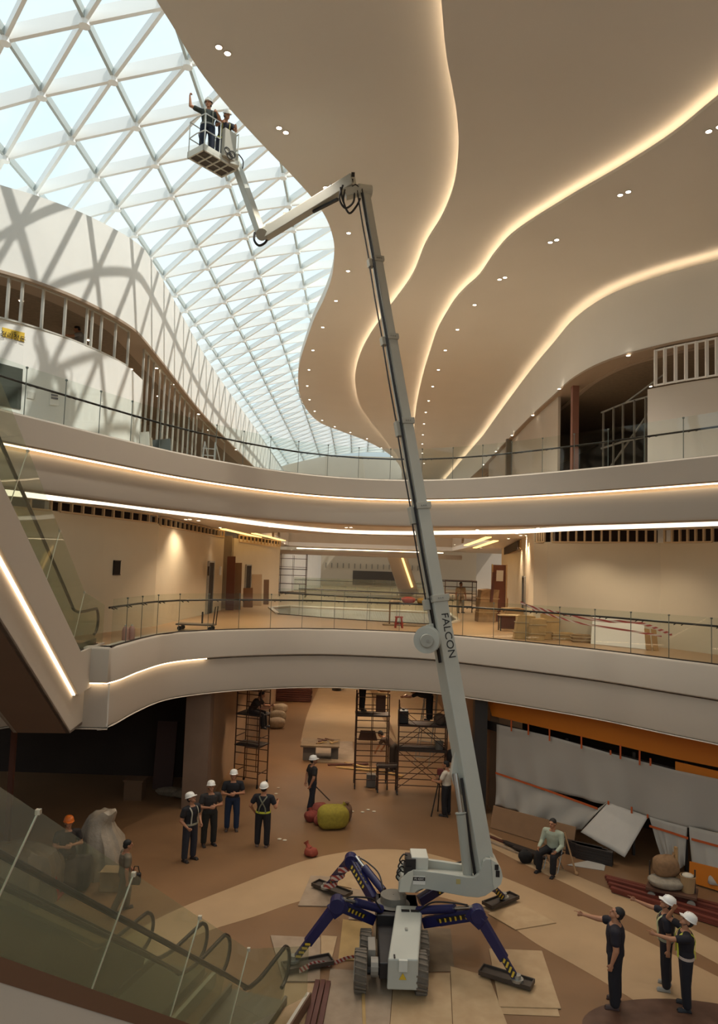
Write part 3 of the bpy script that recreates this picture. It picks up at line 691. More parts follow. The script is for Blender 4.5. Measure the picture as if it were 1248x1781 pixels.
row([(388,87),(491,226),(566,326),(606,405),(605,471),(584,523),(561,569),(544,609),(537,643),(534,671),(538,695),(547,715),(560,731),(582,742),(609,752),(638,763),(663,779),(681,794)],
    ZA-0.002, 'along the skylight edge', 'downlights along the skylight edge', 2, 720, 1, 50)
row([(1241,224),(1085,336),(962,419),(873,484),(825,530),(795,573),(774,609),(762,643),(752,672),(745,697),(740,717),(737,737),(735,756),(734,772),(734,788),(737,806)],
    ZA-0.682, 'below the middle ceiling step', 'downlights below the middle ceiling step', 4, 720, 1)
for k, (pix, side) in enumerate([([(272,640),(300,668),(345,720),(362,748),(410,782)], 'left'), ([(1092,618),(972,676),(926,722),(890,757),(862,785),(840,808)], 'right')]):
    for i, (a, b) in enumerate(pix):
        q = at_z(a, b, ZS3-0.085); q.x += 0.35*(1 if k else -1)*0
        dup(pr[False], q, 0, 'small soffit light under the %s bulkhead, %s from the camera' % (side, ORD[i]), 'soffit lights under the bulkheads')
for i, (a, b) in enumerate([(470,916),(330,903),(345,905),(602,917),(610,917),(770,925),(905,931),(915,931),(495,946),(506,956),(760,963),(790,947)]):
    q = at_z(a, b, ZC2-0.002)
    o = dup(pr[False], q, 0, 'small middle level ceiling light, %s from the left' % ORD[sorted([470,330,345,602,610,770,905,915,495,506,760,790]).index(a)], 'small middle level ceiling lights')
    spot((0,0,-0.06), o, 130, (1,0.80,0.58), R(120))
# warm wall washers of the middle level and ceiling lamps of the ground floor passage (over the camera's head line, lit floor shows them)
WH = ['over the plain left wall','over the far end of the left wall','at the corner of the right wall','over the wrapped bundles in the right corridor','further down the right corridor','over the far left shops','at the far end of the right corridor','beyond the far left shops','above the left part of the curved deck','above the right part of the deck','above the flat trolley','added above the large leaning white board','added above the cardboard packs by the wall corner']
k = 0
for (x, y, w_) in [(-6.45,26.8,60),(-6.2,32.2,60),(6.25,25.0,50),(6.4,29.0,260),(7.0,33.5,200),(-6.1,44,200),(8.2,48,200),(-6.1,52,200),(-3.0,31,220),(4.5,27.2,320),(-5.0,25.5,200),(8.5,22.2,150),(7.2,23.6,150)]:  # last two are washers added to brighten the right wall
    o = dup(pr[False], (x, y, ZC2-0.002), 0, 'recessed light in the middle level ceiling ' + WH[k], 'middle level ceiling lights'); k += 1
    spot((0,0,-0.06), o, w_, (1,0.80,0.58), R(50 if w_ < 100 else 120))
k = 0
for (x, y) in [(-11.3,23),(-10.6,27),(-10.2,31),(-10.4,36),(12.6,31),(12.9,25.5)]:  # made-up lamps added to brighten the bare shop interiors
    o = dup(pr[False], (x, y, ZS3-0.03), 0, 'added fill light in the ceiling of the bare upper shops, %s from the left edge' % ORD[k], 'added fill lights in the upper shops'); k += 1
    spot((0,0,-0.06), o, 130 if k < 5 else 90, (1,0.92,0.8), R(140))
k = 0
for (x, y) in [(-2.5,27.5),(1.8,27.5),(-2.6,31),(1.4,30),(-2.0,42),(2,42),(-2.5,47),(2,47),(0,52)]:
    o = dup(pr[False], (x, y, ZC1-0.002), 0, 'recessed light in the passage ceiling of the ground floor, %s from the hall' % ORD[k], 'passage ceiling lights'); k += 1
    spot((0,0,-0.06), o, 230, (1,0.78,0.54), R(120))

for i, (a, b, l) in enumerate([(476,941,'left cluster, nearer one'),(486,951,'left cluster, farther one'),(806,944,'right cluster')]):
    q = at_z(a, b, ZC2-0.002); q.y = min(q.y, 34.8); q.x = (a-624)/1250*q.y
    t = thing('track_spotlight', 'adjustable ceiling spotlight beside the ceiling opening of the middle level, ' + l, 'light', q, 'adjustable spotlights')
    obj('mount', MB().cyl(q, q-V((0,0,0.06)), 0.05, 10), PLASTER, t); obj('head', MB().cyl(q-V((0,0.02,0.08)), q-V((0,-0.14,0.2)), 0.06, 12), PLASTER, t)
    obj('lamp', MB().cyl(q-V((0,-0.141,0.201)), q-V((0,-0.15,0.21)), 0.05, 12), LAMP, t)
    d_ = V((0.5+(i-1)*1.6, 39.2, 4.9))-q; o = spot((0,0.2,-0.27), t, 900, (1,0.85,0.66), R(60)); o.rotation_euler = d_.to_track_quat('-Z','Y').to_euler()
# ================================================================== SPIDER LIFT
LW_ = mat('lift off white paint', 'b3b2a6', 0.42, var=0.05, scale=3)
BLUE = mat('lift navy paint', '1d1c4a', 0.38, var=0.1, scale=4)
YEL = mat('hazard yellow', 'c9a72c', 0.55)
LDK = mat('hydraulic black', '1c1716', 0.5)
lift = thing('spider_lift', 'white wheeled spider boom lift on four navy outriggers in the middle of the hall', 'aerial lift', (1.12, 16.0, 0))
def at(px, py, y): return at_y(px, py, y)
# chassis cover
nL, fL = at(701,1660,14.0).x, at(712,1556,15.85).x
w = 0.29
def hexa(mb, a, b):     # two rectangles (4 pts each) joined
    return mb.add(a + b, [(0,1,2,3),(7,6,5,4),(0,4,5,1),(1,5,6,2),(2,6,7,3),(3,7,4,0)])
body = obj('chassis_cover', hexa(MB(), [(nL-w,14.0,0.2),(nL+w,14.0,0.2),(nL+w*0.98,14.0,0.76),(nL-w*0.98,14.0,0.76)], [(fL-w,15.85,0.3),(fL+w,15.85,0.3),(fL+w*0.95,15.85,0.9),(fL-w*0.95,15.85,0.9)]), LW_, lift, bevel=0.03)
obj('latch', MB().box((nL,13.97,0.66),(0.16,0.06,0.2)), mat('pale latch','c9c8bd',0.4), body)
obj('warning_sticker', MB().plate([(nL-0.07,13.985,0.4),(nL+0.07,13.985,0.4),(nL,13.985,0.52)], 0.006, (0,-1,0)), YEL, body)
for k in range(2): obj('vent_slot', MB().box((fL-0.1+0.2*k,15.62,0.893),(0.17,0.07,0.02)), LDK, body)
obj('lock', MB().box((0.5*(nL+fL)+0.0,14.95,0.84),(0.05,0.09,0.03)), STEEL, body)
obj('mark', MB().box((nL-0.16,14.05,0.78),(0.03,0.12,0.012)), LDK, body)
obj('chassis_frame', MB().box((1.0,15.1,0.45),(0.66,1.9,0.3)).box((1.1,16.1,0.55),(0.9,1.0,0.5)), LDK, lift, bevel=0.02)
for sx_ in (-1, 1):
    for yy in (14.35, 15.2):
        cx = (0.89 if yy < 15 else 1.0) + sx_*0.575; r = 0.35 if yy < 15 else 0.33; hw = 0.12
        wp = [(0.16,-hw*0.75),(r*0.62,-hw*0.9),(r*0.9,-hw),(r,-hw*0.75),(r,hw*0.75),(r*0.9,hw),(r*0.62,hw*0.9),(0.16,hw*0.75)]
        mb = MB().lathe(wp, (cx,yy,r), 28, Matrix.Rotation(R(90),3,'Y'))
        for k in range(20):
            a = 2*math.pi*k/20
            mb.bar((cx-hw*0.9, yy+math.cos(a)*r, r+math.sin(a)*r), (cx+hw*0.9, yy+math.cos(a+0.15)*r, r+math.sin(a+0.15)*r), 0.05, 0.028)
        wh = obj('wheel', mb, mat('dusty tyre','6a5f52',0.85,var=0.2,scale=15), lift)
        obj('rim', MB().lathe([(0.01,0.02),(0.06,0.03),(0.17,-0.02),(0.2,0.05),(0.2,-0.05),(0.01,-0.05)], (cx+sx_*hw*0.6,yy,r), 20, Matrix.Rotation(R(90*sx_),3,'Y')), LW_, wh)
    obj('axle', MB().cyl((0.95,14.35,0.35),(0.89+sx_*0.5,14.35,0.35),0.07,10), LDK, lift)
    obj('track_motor', MB().box((0.95+sx_*0.42,14.75,0.5),(0.14,0.5,0.3)).cyl((0.95+sx_*0.3,14.35,0.42),(0.95+sx_*0.44,14.35,0.42),0.17,14), mat('grey dusty metal','8b8479',0.5,0.2), lift)
hub = V((1.12,16.15,0))
obj('turntable', MB().lathe([(0.01,0.70),(0.36,0.70),(0.36,0.80),(0.28,0.83),(0.28,0.98),(0.01,0.98)], hub+V((-0.1,0,0)), 28), mat('turntable grey','6f695e',0.5), lift)
obj('hub_block', MB().prism([(hub.x+0.6*math.cos(a)*(1 if k%2 else 0.72), hub.y+0.6*math.sin(a)*(1 if k%2 else 0.72)) for k, a in enumerate([math.pi*i/4 for i in range(8)])], 0.35, 0.8), BLUE, lift, bevel=0.02)
# outriggers
def outrigger(hubp, knee, foot, hz):
    hubp, knee, foot = V(hubp), V(knee), V(foot); d = (knee-hubp)
    ul = obj('outrigger', MB().bar(hubp, knee, 0.17, 0.2, w2=0.16, h2=0.22), BLUE, lift, bevel=0.012)
    k2 = MB().cyl(knee+V((0,-0.13,0)), knee+V((0,0.13,0)), 0.15, 16)
    side = V((0,1,0)) - d.normalized()*d.normalized().y; side.normalize(); upv = d.normalized().cross(side); upv = upv if upv.z > 0 else -upv
    k2.bar(knee-d.normalized()*0.15+upv*0.1, knee+(foot-knee).normalized()*0.25+upv*0.04, 0.2, 0.24)
    obj('knee', k2, BLUE, ul, bevel=0.01)
    obj('lower_leg', MB().bar(knee, foot.lerp(knee,0.32), 0.16, 0.19, w2=0.15, h2=0.17).bar(foot.lerp(knee,0.38), foot.lerp(knee,0.03), 0.11, 0.12), BLUE, ul, bevel=0.01)
    obj('foot_plate', MB().cyl(foot, foot+V((0,0,0.05)), 0.12, 14).cyl(foot+V((0,0,0.05)), foot+V((0,0,0.12)), 0.07, 12), STEEL, ul)
    a = hubp+upv*0.28; b = knee-d.normalized()*0.02+upv*0.14; m_ = a.lerp(b,0.68)
    obj('ram', MB().cyl(a, m_, 0.085, 12), BLUE, ul, smooth=True)
    obj('ram_rod', MB().cyl(m_, b, 0.04, 10), CHROME, ul)
    # hazard stripes on the face turned to the camera
    n = d.normalized().cross(upv); n = n if n.y < 0 else -n
    bl = MB(); c0 = hubp.lerp(knee,0.3)+n*0.086; c1 = hubp.lerp(knee,0.88)+n*0.086
    bl.bar(c0, c1, 0.17, 0.006, n); obj('stripe_panel', bl, mat('stripe black','151313',0.6), ul)
    dd = (c1-c0)
    for k in range(6):
        p = c0+dd*((k+0.5)/6); obj('stripe', MB().bar(p-upv*0.07-d.normalized()*0.03+n*0.005, p+upv*0.07+d.normalized()*0.03+n*0.005, 0.04, 0.006, n), YEL, ul)
    ld = (foot-knee).normalized(); ln = ld.cross(V((0,0,1)).cross(ld)).normalized(); s2 = V((0,-1,0)) - ld*ld.dot(V((0,-1,0))); s2.normalize()
    c0 = foot.lerp(knee,0.08)+s2*0.075; c1 = foot.lerp(knee,0.36)+s2*0.075
    obj('stripe_panel', MB().bar(c0, c1, 0.1, 0.006, s2), mat('stripe black','151313',0.6), ul)
    o2 = ld.cross(s2).normalized()
    for k in range(4):
        p = c0.lerp(c1,(k+0.5)/4); obj('stripe', MB().bar(p-o2*0.045-ld*0.03+s2*0.005, p+o2*0.045+ld*0.03+s2*0.005, 0.04, 0.006, s2), YEL, ul)
    hs = spline([a+V((0.0,-0.1,0.02)), a.lerp(m_,0.5)+upv*0.16, m_+upv*0.13, b-d.normalized()*0.1+upv*0.07], 5)
    obj('hose', MB().tube(hs, 0.018, 6), LDK, ul)
G0 = lambda px, py, z=0.1: at_z(px, py, z)
feet = [G0(510,1672,0.13), G0(899,1706,0.13), G0(566,1545,0.13), G0(876,1562,0.13)]
hubs = [(hub.x-0.55,hub.y-0.38,0.62),(hub.x+0.55,hub.y-0.42,0.62),(hub.x-0.5,hub.y+0.45,0.66),(hub.x+0.5,hub.y+0.45,0.66)]
knees = [at(586,1572,15.1), at(830,1589,14.85), at(610,1496,17.3), at(822,1508,17.1)]
for h_, k_, f_ in zip(hubs, knees, feet): outrigger(h_, k_, f_, 0)
# turret: slewing arm drawn as two cheek plates with a channel between
tz = [(15,470),(22,360),(90,275),(190,222),(330,232),(560,262),(800,300),(885,302),(935,262),(968,190),(985,120),(1015,92),(1070,96),(1140,140),(1190,210),(1208,300),(1185,385),(1120,440),(1010,515),(930,535),(800,525),(600,488),(450,458),(350,440),(290,436),(235,452),(200,482)]
def tp(zx, zy, y): return at(690+zx/6.568, 1480+zy/6.568, y)
near = [tp(a, b, 15.75) for a, b in tz]
arm = obj('turret_arm', MB().plate(near, 0.1, (0,1,0)).plate([p+V((0,0.62,0)) for p in near], 0.1, (0,1,0)), LW_, lift, bevel=0.012)
inn = [(30,470),(60,330),(220,300),(560,330),(880,360),(985,300),(1010,180),(1060,130),(1130,170),(1185,240),(1195,300),(1170,380),(1110,430),(1005,505),(930,525),(800,515),(450,448),(290,430),(220,470)]
obj('turret_core', MB().plate([tp(a,b,15.84) for a,b in inn], 0.55, (0,1,0)), LW_, lift)
obj('end_cap', MB().plate([tp(a,b,15.72) for a,b in [(1075,100),(1140,140),(1190,210),(1208,300),(1185,385),(1120,440),(1095,380),(1090,260)]], 0.76, (0,1,0)), mat('pale cap','c4c1b2',0.42), arm)
for a, b, hh in ((1138,188,0.11),(1150,262,0.13)):
    q = tp(a,b,15.71); obj('black_label', MB().box(q,(0.08,0.012,hh)), LDK, arm)
q = tp(252,335,15.74); obj('name_plate', MB().box(q,(0.26,0.012,0.17)), mat('plate white','d8d4ca',0.5), arm)
obj('name_plate_band', MB().box(q+V((0,-0.008,0.03)),(0.255,0.01,0.075)), LDK, arm)
def text_mesh(body, size, M, m, parent, name='lettering', ex=0.003):
    cu = bpy.data.curves.new(name, 'FONT'); cu.body = body; cu.size = size; cu.extrude = ex; cu.align_x = 'CENTER'; cu.align_y = 'CENTER'
    tmp = bpy.data.objects.new(name, cu); COL.objects.link(tmp)
    dg_ = bpy.context.evaluated_depsgraph_get(); me = bpy.data.meshes.new_from_object(tmp.evaluated_get(dg_))
    bpy.data.objects.remove(tmp); me.name = name
    me.transform(Matrix.Translation(-rootof(parent).location) @ M); me.materials.clear(); me.materials.append(m)
    o = bpy.data.objects.new(name, me); COL.objects.link(o); o.parent = parent; return o
Mt = Matrix.Translation(q+V((0,-0.016,0.03))) @ Matrix(((1,0,0,0),(0,0,-1,0),(0,1,0,0),(0,0,0,1)))
text_mesh('FS 420C', 0.06, Mt, mat('plate text','c6c2ba',0.5), arm)
q = tp(700,350,15.745); obj('faded_sticker', MB().box(q,(0.09,0.008,0.1)), mat('faded yellow','b3a268',0.6), arm)
# engine and valve gear on the left end
eb = MB().box(tp(250,120,16.1),(0.36,0.5,0.36)); obj('control_cabinet', eb, mat('pale cabinet','c9c6b8',0.45), lift, bevel=0.015)
obj('engine_cover', MB().box(tp(165,85,16.15),(0.26,0.4,0.1)), mat('dark red cover','3b1f22',0.45), lift, bevel=0.01)
obj('valve_block', MB().box(tp(150,130,15.95),(0.22,0.3,0.24)).box(tp(120,200,15.9),(0.16,0.3,0.16)), LDK, lift)
for k, (a,b) in enumerate([(60,150),(45,220),(30,290),(20,340)]):
    p = tp(a,b,15.85); obj('hose', MB().tube(spline([p, p+V((-0.06,-0.05,0.1)), p+V((0.02,0,0.2)), p+V((0.1,0.05,0.16))],4),0.016,6), LDK, lift)
obj('turret_side_panel', MB().plate([tp(a,b,15.70) for a,b in [(25,470),(40,330),(130,250),(185,230),(185,300),(150,420),(140,470)]], 0.06, (0,1,0)), mat('pale cap','c4c1b2',0.42), lift)
# boom
Bb = at(837,1492,16.05); Bt = at(634,332,18.5)
bd = (Bt-Bb).normalized(); n1 = V((0.42,-0.9,0)); n1 = (n1-bd*n1.dot(bd)).normalized(); n2 = bd.cross(n1).normalized()
if n2.x > 0: n2 = -n2
ys = [1492,1040,880,733,587,452,332]
ws = [0.385,0.325,0.285,0.255,0.23,0.20]
J = [on_line(Bb, Bt, y) for y in ys]
def bbox(mb, a, b, w, e=0.0, off=V((0,0,0))):
    vs = []
    for p in (a, b):
        for s1, s2 in ((-1,-1),(1,-1),(1,1),(-1,1)): vs.append(p+off+n1*(w+e)/2*s1+n2*(w+e)/2*s2)
    return mb.add(vs, [(0,1,2,3),(7,6,5,4),(0,4,5,1),(1,5,6,2),(2,6,7,3),(3,7,4,0)])
secs = []
for i in range(6):
    s = obj('boom_section', bbox(MB(), J[i]-(bd*0.3 if i == 0 else bd*0.4), J[i+1]+bd*0.02, ws[i]), LW_, lift, bevel=0.02); secs.append(s)
    if i > 0:
        cl = bbox(MB(), J[i]-bd*0.11, J[i]+bd*0.05, ws[i-1], 0.05)
        cl.bar(J[i]+n1*ws[i-1]*0.3-n2*ws[i-1]*0.6, J[i]+n1*ws[i-1]*0.3-n2*ws[i-1]*0.72, 0.1, 0.12, bd)
        obj('collar', cl, mat('collar paint','a9a699',0.45), s, bevel=0.008)
        bx = [0.16,0.34,0.3,0.14,0.14][i-1]
        obj('guide_bracket', bbox(MB(), J[i]-bd*(0.1+bx), J[i]-bd*0.02, 0.14, off=n2*(ws[i-1]/2+0.09)), mat('collar paint','a9a699',0.45), s, bevel=0.01)
        for k in range(3): obj('bolt', MB().cyl(J[i]-bd*0.03+n2*(k*0.06-0.06)+n1*(ws[i-1]/2+0.02), J[i]-bd*0.03+n2*(k*0.06-0.06)+n1*(ws[i-1]/2+0.045), 0.016, 8), STEEL, s)
# hoses and cables down the left side
for i in range(1, 6):
    a, b = J[i]-bd*0.05, J[i+1]-bd*0.05; wi = ws[i]
    for k, (o1, o2, rr) in enumerate(((0.03,0.045,0.02),(0.09,0.045,0.018),(-0.04,0.13,0.016),(0.0,0.14,0.012))):
        f = n1*(o1+wi*0.15)+n2*(wi/2+o2)
        obj('hose', MB().tube([a+f, a.lerp(b,0.5)+f+n2*0.012, b+f], rr, 6), LDK, secs[i])
a = J[0].lerp(J[1],0.74); b = J[1]
for o1 in (0.02,0.09): obj('hose', MB().tube([a+n2*(ws[0]/2+0.03)+n1*o1, b+n2*(ws[0]/2+0.03)+n1*o1], 0.02, 6), LDK, secs[0])
# cable reel
rc = at(742,1113,16.35)
rl_ = obj('cable_reel', MB().lathe([(0.01,-0.14),(0.30,-0.14),(0.31,-0.10),(0.12,-0.09),(0.12,0.08),(0.29,0.09),(0.29,0.12),(0.01,0.12)], rc, 36, Matrix.Rotation(R(90),3,'X') @ Matrix.Rotation(R(-12),3,'Y')), mat('reel grey','b9b8ac',0.4), lift, smooth=True)
obj('reel_hub', MB().lathe([(0.01,-0.05),(0.14,-0.05),(0.15,0.0),(0.15,0.03)], rc+V((-0.02,-0.17,0)), 24, Matrix.Rotation(R(-90),3,'X')), mat('reel hub','a8a69a',0.45), rl_)
obj('reel_nut', MB().cyl(rc+V((0,-0.16,0)), rc+V((0,-0.25,0)), 0.03, 10), STEEL, rl_)
q = J[0].lerp(J[1],0.88)+n2*(ws[0]/2+0.09); obj('reel_bracket', bbox(MB(), q-bd*0.5, q+bd*0.1, 0.16), LW_, secs[0], bevel=0.02)
# lettering down the boom
tc_ = on_line(Bb, Bt, 1107) + n1*(ws[0]/2+0.004) - n2*0.03
Ml = Matrix((-bd, -n2, n1)).transposed().to_4x4(); Ml.translation = tc_
if Ml.to_3x3().determinant() < 0: Ml = Matrix((-bd, n2, n1)).transposed().to_4x4(); Ml.translation = tc_
text_mesh('FALCON', 0.265, Ml, mat('boom lettering','1b1a1c',0.5), secs[0])
# boom ram
obj('ram_bracket', MB().plate([on_line(Bb,Bt,y)+n2*(ws[0]/2-0.02)+n2*o for y,o in ((1300,0.0),(1318,0.10),(1342,0.22),(1362,0.2),(1385,0.0))], 0.26, n1*-0.0+V((0,1,0))), LW_, secs[0], bevel=0.01)
ra, rm, rb = at(814,1530,15.95), at(801,1415,15.95), at(791,1345,16.1)
rmn = obj('boom_ram', MB().cyl(ra, rm, 0.105, 18).cyl(rm, rm.lerp(rb,0.03), 0.12, 18), mat('ram grey','a3a297',0.4), lift, smooth=True)
obj('ram_rod', MB().cyl(rm, rb, 0.06, 14), CHROME, rmn)
obj('ram_hose', MB().tube([ra+V((0.14,-0.02,0.1)), ra.lerp(rm,0.5)+V((0.13,0,0)), rm+V((0.12,0,0)), rb+V((0.14,0,-0.1))], 0.03, 8), LDK, rmn)
# boom head, jib and basket arm
hd = MB().cyl(at(622,331,18.45), at(645,334,18.55), 0.17, 18).bar(at(600,338,18.5), at(628,330,18.5), 0.24, 0.24)
head = obj('boom_head', hd, LW_, lift, bevel=0.01)
jA, jB = at(607,318,18.5), at(459,409,20.2)
jib = obj('jib', MB().bar(jA+(jA-jB).normalized()*0.15, jB, 0.24, 0.33), LW_, lift, bevel=0.02)
jd = (jB-jA).normalized()
obj('jib_ram', MB().bar(jA.lerp(jB,0.12)+V((0,0,-0.27)), jA.lerp(jB,0.4)+V((0,0,-0.2)), 0.07), LDK, jib)
obj('warning_stripe', MB().box(jA-jd*0.1+V((0.02,-0.14,0.1)),(0.09,0.02,0.12)).box(jA-jd*0.02+V((0.05,-0.14,-0.03)),(0.09,0.02,0.1)), LDK, jib)
obj('jib_lamp', MB().ell(jA.lerp(jB,0.2)+V((0,0,0.2)),(0.06,0.06,0.08)), LDK, jib)
obj('jib_fitting', MB().box(jA.lerp(jB,0.72)+V((0,0,0.2)),(0.2,0.1,0.08)).cyl(jA.lerp(jB,0.9)+V((0,0,0.2)), jA.lerp(jB,0.97)+V((0,0,0.24)), 0.06, 10), LW_, jib)
for pts in ([(596,322),(590,345),(600,362),(614,352),(616,336)], [(600,330),(597,350),(607,371),(620,358),(626,345)], [(592,326),(594,340),(597,352)], [(612,325),(618,322),(624,326)]):
    obj('hose', MB().tube(spline([at(a,b,18.4) for a,b in pts], 5), 0.028, 6), LDK, head)
sA, sB = at(452,402,20.2), at(404,268,21.35)
arm2 = obj('basket_arm', MB().bar(sA+(sA-sB).normalized()*0.12, sB, 0.2, 0.25, (0.6,-0.8,0)), LW_, lift, bevel=0.02)
obj('elbow', MB().cyl(at(455,408,20.0), at(455,408,20.4), 0.17, 16), LW_, arm2)
obj('hose', MB().tube(spline([at(443,404,20.2),at(442,418,20.2),at(450,427,20.2),at(461,422,20.2),at(466,412,20.2)], 5), 0.035, 6), LDK, arm2)
# basket (floor corners read from the underside)
bz = 19.85
cA, cB, cC, cD = [V((at_z(a,b,bz).x, at_z(a,b,bz).y, 0)) for a,b in ((331,276),(386,308),(407,294),(355,264))]
cen = (cA+cB+cC+cD)/4; lx = ((cB-cA)+(cC-cD)).normalized(); ly = V((-lx.y, lx.x, 0)); ly = ly if ly.dot(cD-cA) > 0 else -ly
hl, hw = 0.66, 0.38
def BK(a, b, z): return cen + lx*a*hl + ly*b*hw + V((0,0,z))
def bq(mb, a0, a1, b0, b1, z0, z1):
    vs = [BK(a,b,z) for z in (z0,z1) for a,b in ((a0,b0),(a1,b0),(a1,b1),(a0,b1))]
    return mb.add(vs, [(0,3,2,1),(4,5,6,7),(0,1,5,4),(1,2,6,5),(2,3,7,6),(3,0,4,7)])
fl = MB(); bq(fl,-1,1,-1,1,bz+0.05,bz+0.08)
for b0, b1 in ((-1,-0.86),(0.86,1)): bq(fl,-1,1,b0,b1,bz,bz+0.2)
for a0, a1 in ((-1,-0.92),(0.92,1)): bq(fl,a0,a1,-1,1,bz,bz+0.2)
for a in (-0.45,0.0,0.45): bq(fl,a-0.03,a+0.03,-1,1,bz,bz+0.06)
bq(fl,-1,1,-0.04,0.04,bz,bz+0.06)
bask = obj('basket', fl, mat('basket paint','d0cdc0',0.45), lift, bevel=0.008)
obj('floor_grating', bq(MB(),-0.92,0.92,-0.86,0.86,bz+0.035,bz+0.05), mat('dark grating','4c4238',0.7), bask)
tb = 0.02
def rail(pts, r=0.018): return MB().tube(pts, r, 8)
RM = mat('basket rail paint','c9c9c2',0.4)
for a, b in ((-0.95,-0.95),(-0.95,0.95),(0.95,0.95),(0.95,-0.95),(-0.1,0.95),(0.1,-0.95)):
    obj('rail_post', rail([BK(a,b,bz+0.08), BK(a,b,bz+1.12)]), RM, bask)
for z in (1.12, 0.62):
    obj('guard_rail', rail([BK(-0.95,-0.95,bz+z),BK(-1.0,0,bz+z),BK(-0.95,0.95,bz+z),BK(-0.1,0.98,bz+z)]), RM, bask)
    obj('guard_rail', rail([BK(0.95,0.95,bz+z),BK(1.0,0,bz+z),BK(0.95,-0.95,bz+z),BK(0.1,-0.98,bz+z),BK(-0.95,-0.95,bz+z)]), RM, bask)
pc = MB(); bq(pc, 0.0, 0.68, 0.88, 1.3, bz+0.12, bz+0.98)
cp = obj('control_box', pc, mat('basket grey panel','a39c8e',0.5), bask, bevel=0.02)
for k, (a, z) in enumerate(((0.15,0.3),(0.45,0.28),(0.3,0.18))): obj('cable_loop', MB().tube([BK(a+0.16*math.cos(t_), 1.36, bz+z+0.09*math.sin(t_)) for t_ in [math.pi*i/6 for i in range(13)]], 0.014, 6), LDK, cp)
obj('arm_mount', MB().bar(BK(0.7,1.1,bz+0.3), sB, 0.22, 0.22).bar(BK(0.5,0.9,bz+0.1), BK(0.9,1.2,bz+0.1), 0.2, 0.14), mat('basket paint','d0cdc0',0.45), bask, bevel=0.01)
obj('hose', MB().tube(spline([BK(0.95,1.0,bz+0.5),BK(1.2,1.1,bz+0.35),BK(1.2,1.1,bz+0.1)],5),0.018,6), LDK, bask)
obj('hose', MB().tube(spline([BK(-1.0,0.9,bz+0.55),BK(-1.25,0.9,bz+0.4),BK(-1.1,0.9,bz+0.15)],5),0.014,6), LDK, bask)

# steel channel trays under the feet
def tray(ft, a, b, label):
    pa, pb = at_z(*a, 0.03), at_z(*b, 0.03); d = (pb-pa).normalized(); n = V((-d.y,d.x,0)); c = (pa+pb)/2
    f = V((ft.x, ft.y, 0)); L = (pb-pa).length/2
    mb = MB(); z0 = 0.035
    mb.bar(c-d*L+V((0,0,z0+0.02)), c+d*L+V((0,0,z0+0.02)), 0.3, 0.03)
    for s in (-1,1): mb.bar(c-d*L+n*0.15*s+V((0,0,z0+0.04)), c+d*L+n*0.15*s+V((0,0,z0+0.04)), 0.025, 0.08)
    for s in (-1,1): mb.bar(c+d*L*s*0.98-n*0.15+V((0,0,z0+0.05)), c+d*L*s*0.98+n*0.15+V((0,0,z0+0.05)), 0.02, 0.07)
    tag(obj('steel_tray', mb, mat('worn steel channel','4e443c',0.5,0.4,var=0.2), None), label, 'steel channel', 'steel channel trays under the outrigger feet')
tray(feet[0],(492,1690),(576,1674),'steel channel tray under the front left outrigger foot, beside the escalator')
tray(feet[1],(836,1692),(926,1720),'steel channel tray under the front right outrigger foot, nearest the camera')
tray(feet[2],(548,1540),(606,1562),'steel channel tray under the rear left outrigger foot wrapped in tape')
tray(feet[3],(846,1580),(894,1562),'steel channel tray under the rear right outrigger foot, by the boom base')
# plywood and boards protecting the floor
PLY = [mat('plywood pale','b0946f',0.7,col2='a2845f',scale=3), mat('plywood grey','a08a72',0.75,col2='8c765f',scale=3), mat('plywood yellow','ab8a54',0.7,col2='9b7c4a',scale=3), mat('dark plywood','7f6a50',0.75,col2='6e5a44',scale=3)]
def sheet(pix, mi, label, z=0.006, th=0.018):
    ps = [at_z(a,b,z) for a,b in pix]
    tag(obj('plywood_sheet', MB().prism([(p.x,p.y) for p in ps], z, z+th), PLY[mi]), label, 'board', 'boards laid on the floor round the lift')
sheet([(850,1651),(942,1655),(975,1755),(868,1752)],0,'pale plywood sheet under the front right outrigger tray',0.010)
sheet([(866,1746),(968,1750),(973,1768),(874,1764)],0,'plywood sheet peeping out below the front right one',0.005,0.004)
sheet([(848,1590),(896,1618),(967,1606),(905,1572)],0,'thick pale plywood sheet on the right under the rear right outrigger tray')
sheet([(518,1576),(540,1524),(584,1526),(604,1578)],1,'plywood sheet under the rear left outrigger tray')
sheet([(574,1538),(610,1508),(652,1546),(640,1552)],0,'pale board lying behind the rear left outrigger leg',0.009)
sheet([(611,1545),(654,1549),(668,1600),(606,1600)],1,'board under the rear left outrigger beam',0.008)
sheet([(596,1600),(648,1608),(640,1672),(588,1670)],2,'yellowish board left of the front left wheel')
sheet([(558,1628),(586,1630),(574,1680),(558,1680)],0,'narrow pale board left of the yellowish board')
sheet([(470,1628),(557,1632),(556,1708),(492,1708)],1,'greyish board under the front left outrigger tray')
sheet([(574,1686),(684,1694),(676,1800),(560,1800)],1,'large grey board in front of the left wheel',0.005)
sheet([(685,1694),(782,1694),(787,1800),(677,1800)],0,'large pale board directly in front of the chassis',0.005)
sheet([(783,1682),(850,1700),(888,1800),(788,1800)],0,'pale board right of the one in front of the chassis',0.005)
sheet([(650,1610),(783,1616),(790,1690),(644,1690)],3,'dark board under the wheels',0.003,0.012)
sheet([(497,1712),(553,1712),(530,1800),(470,1800)],0,'pale sheet at the foot of the escalator beside the timber battens',0.005)
BAT = mat('red brown timber','5b2f22',0.6,var=0.2,scale=4)
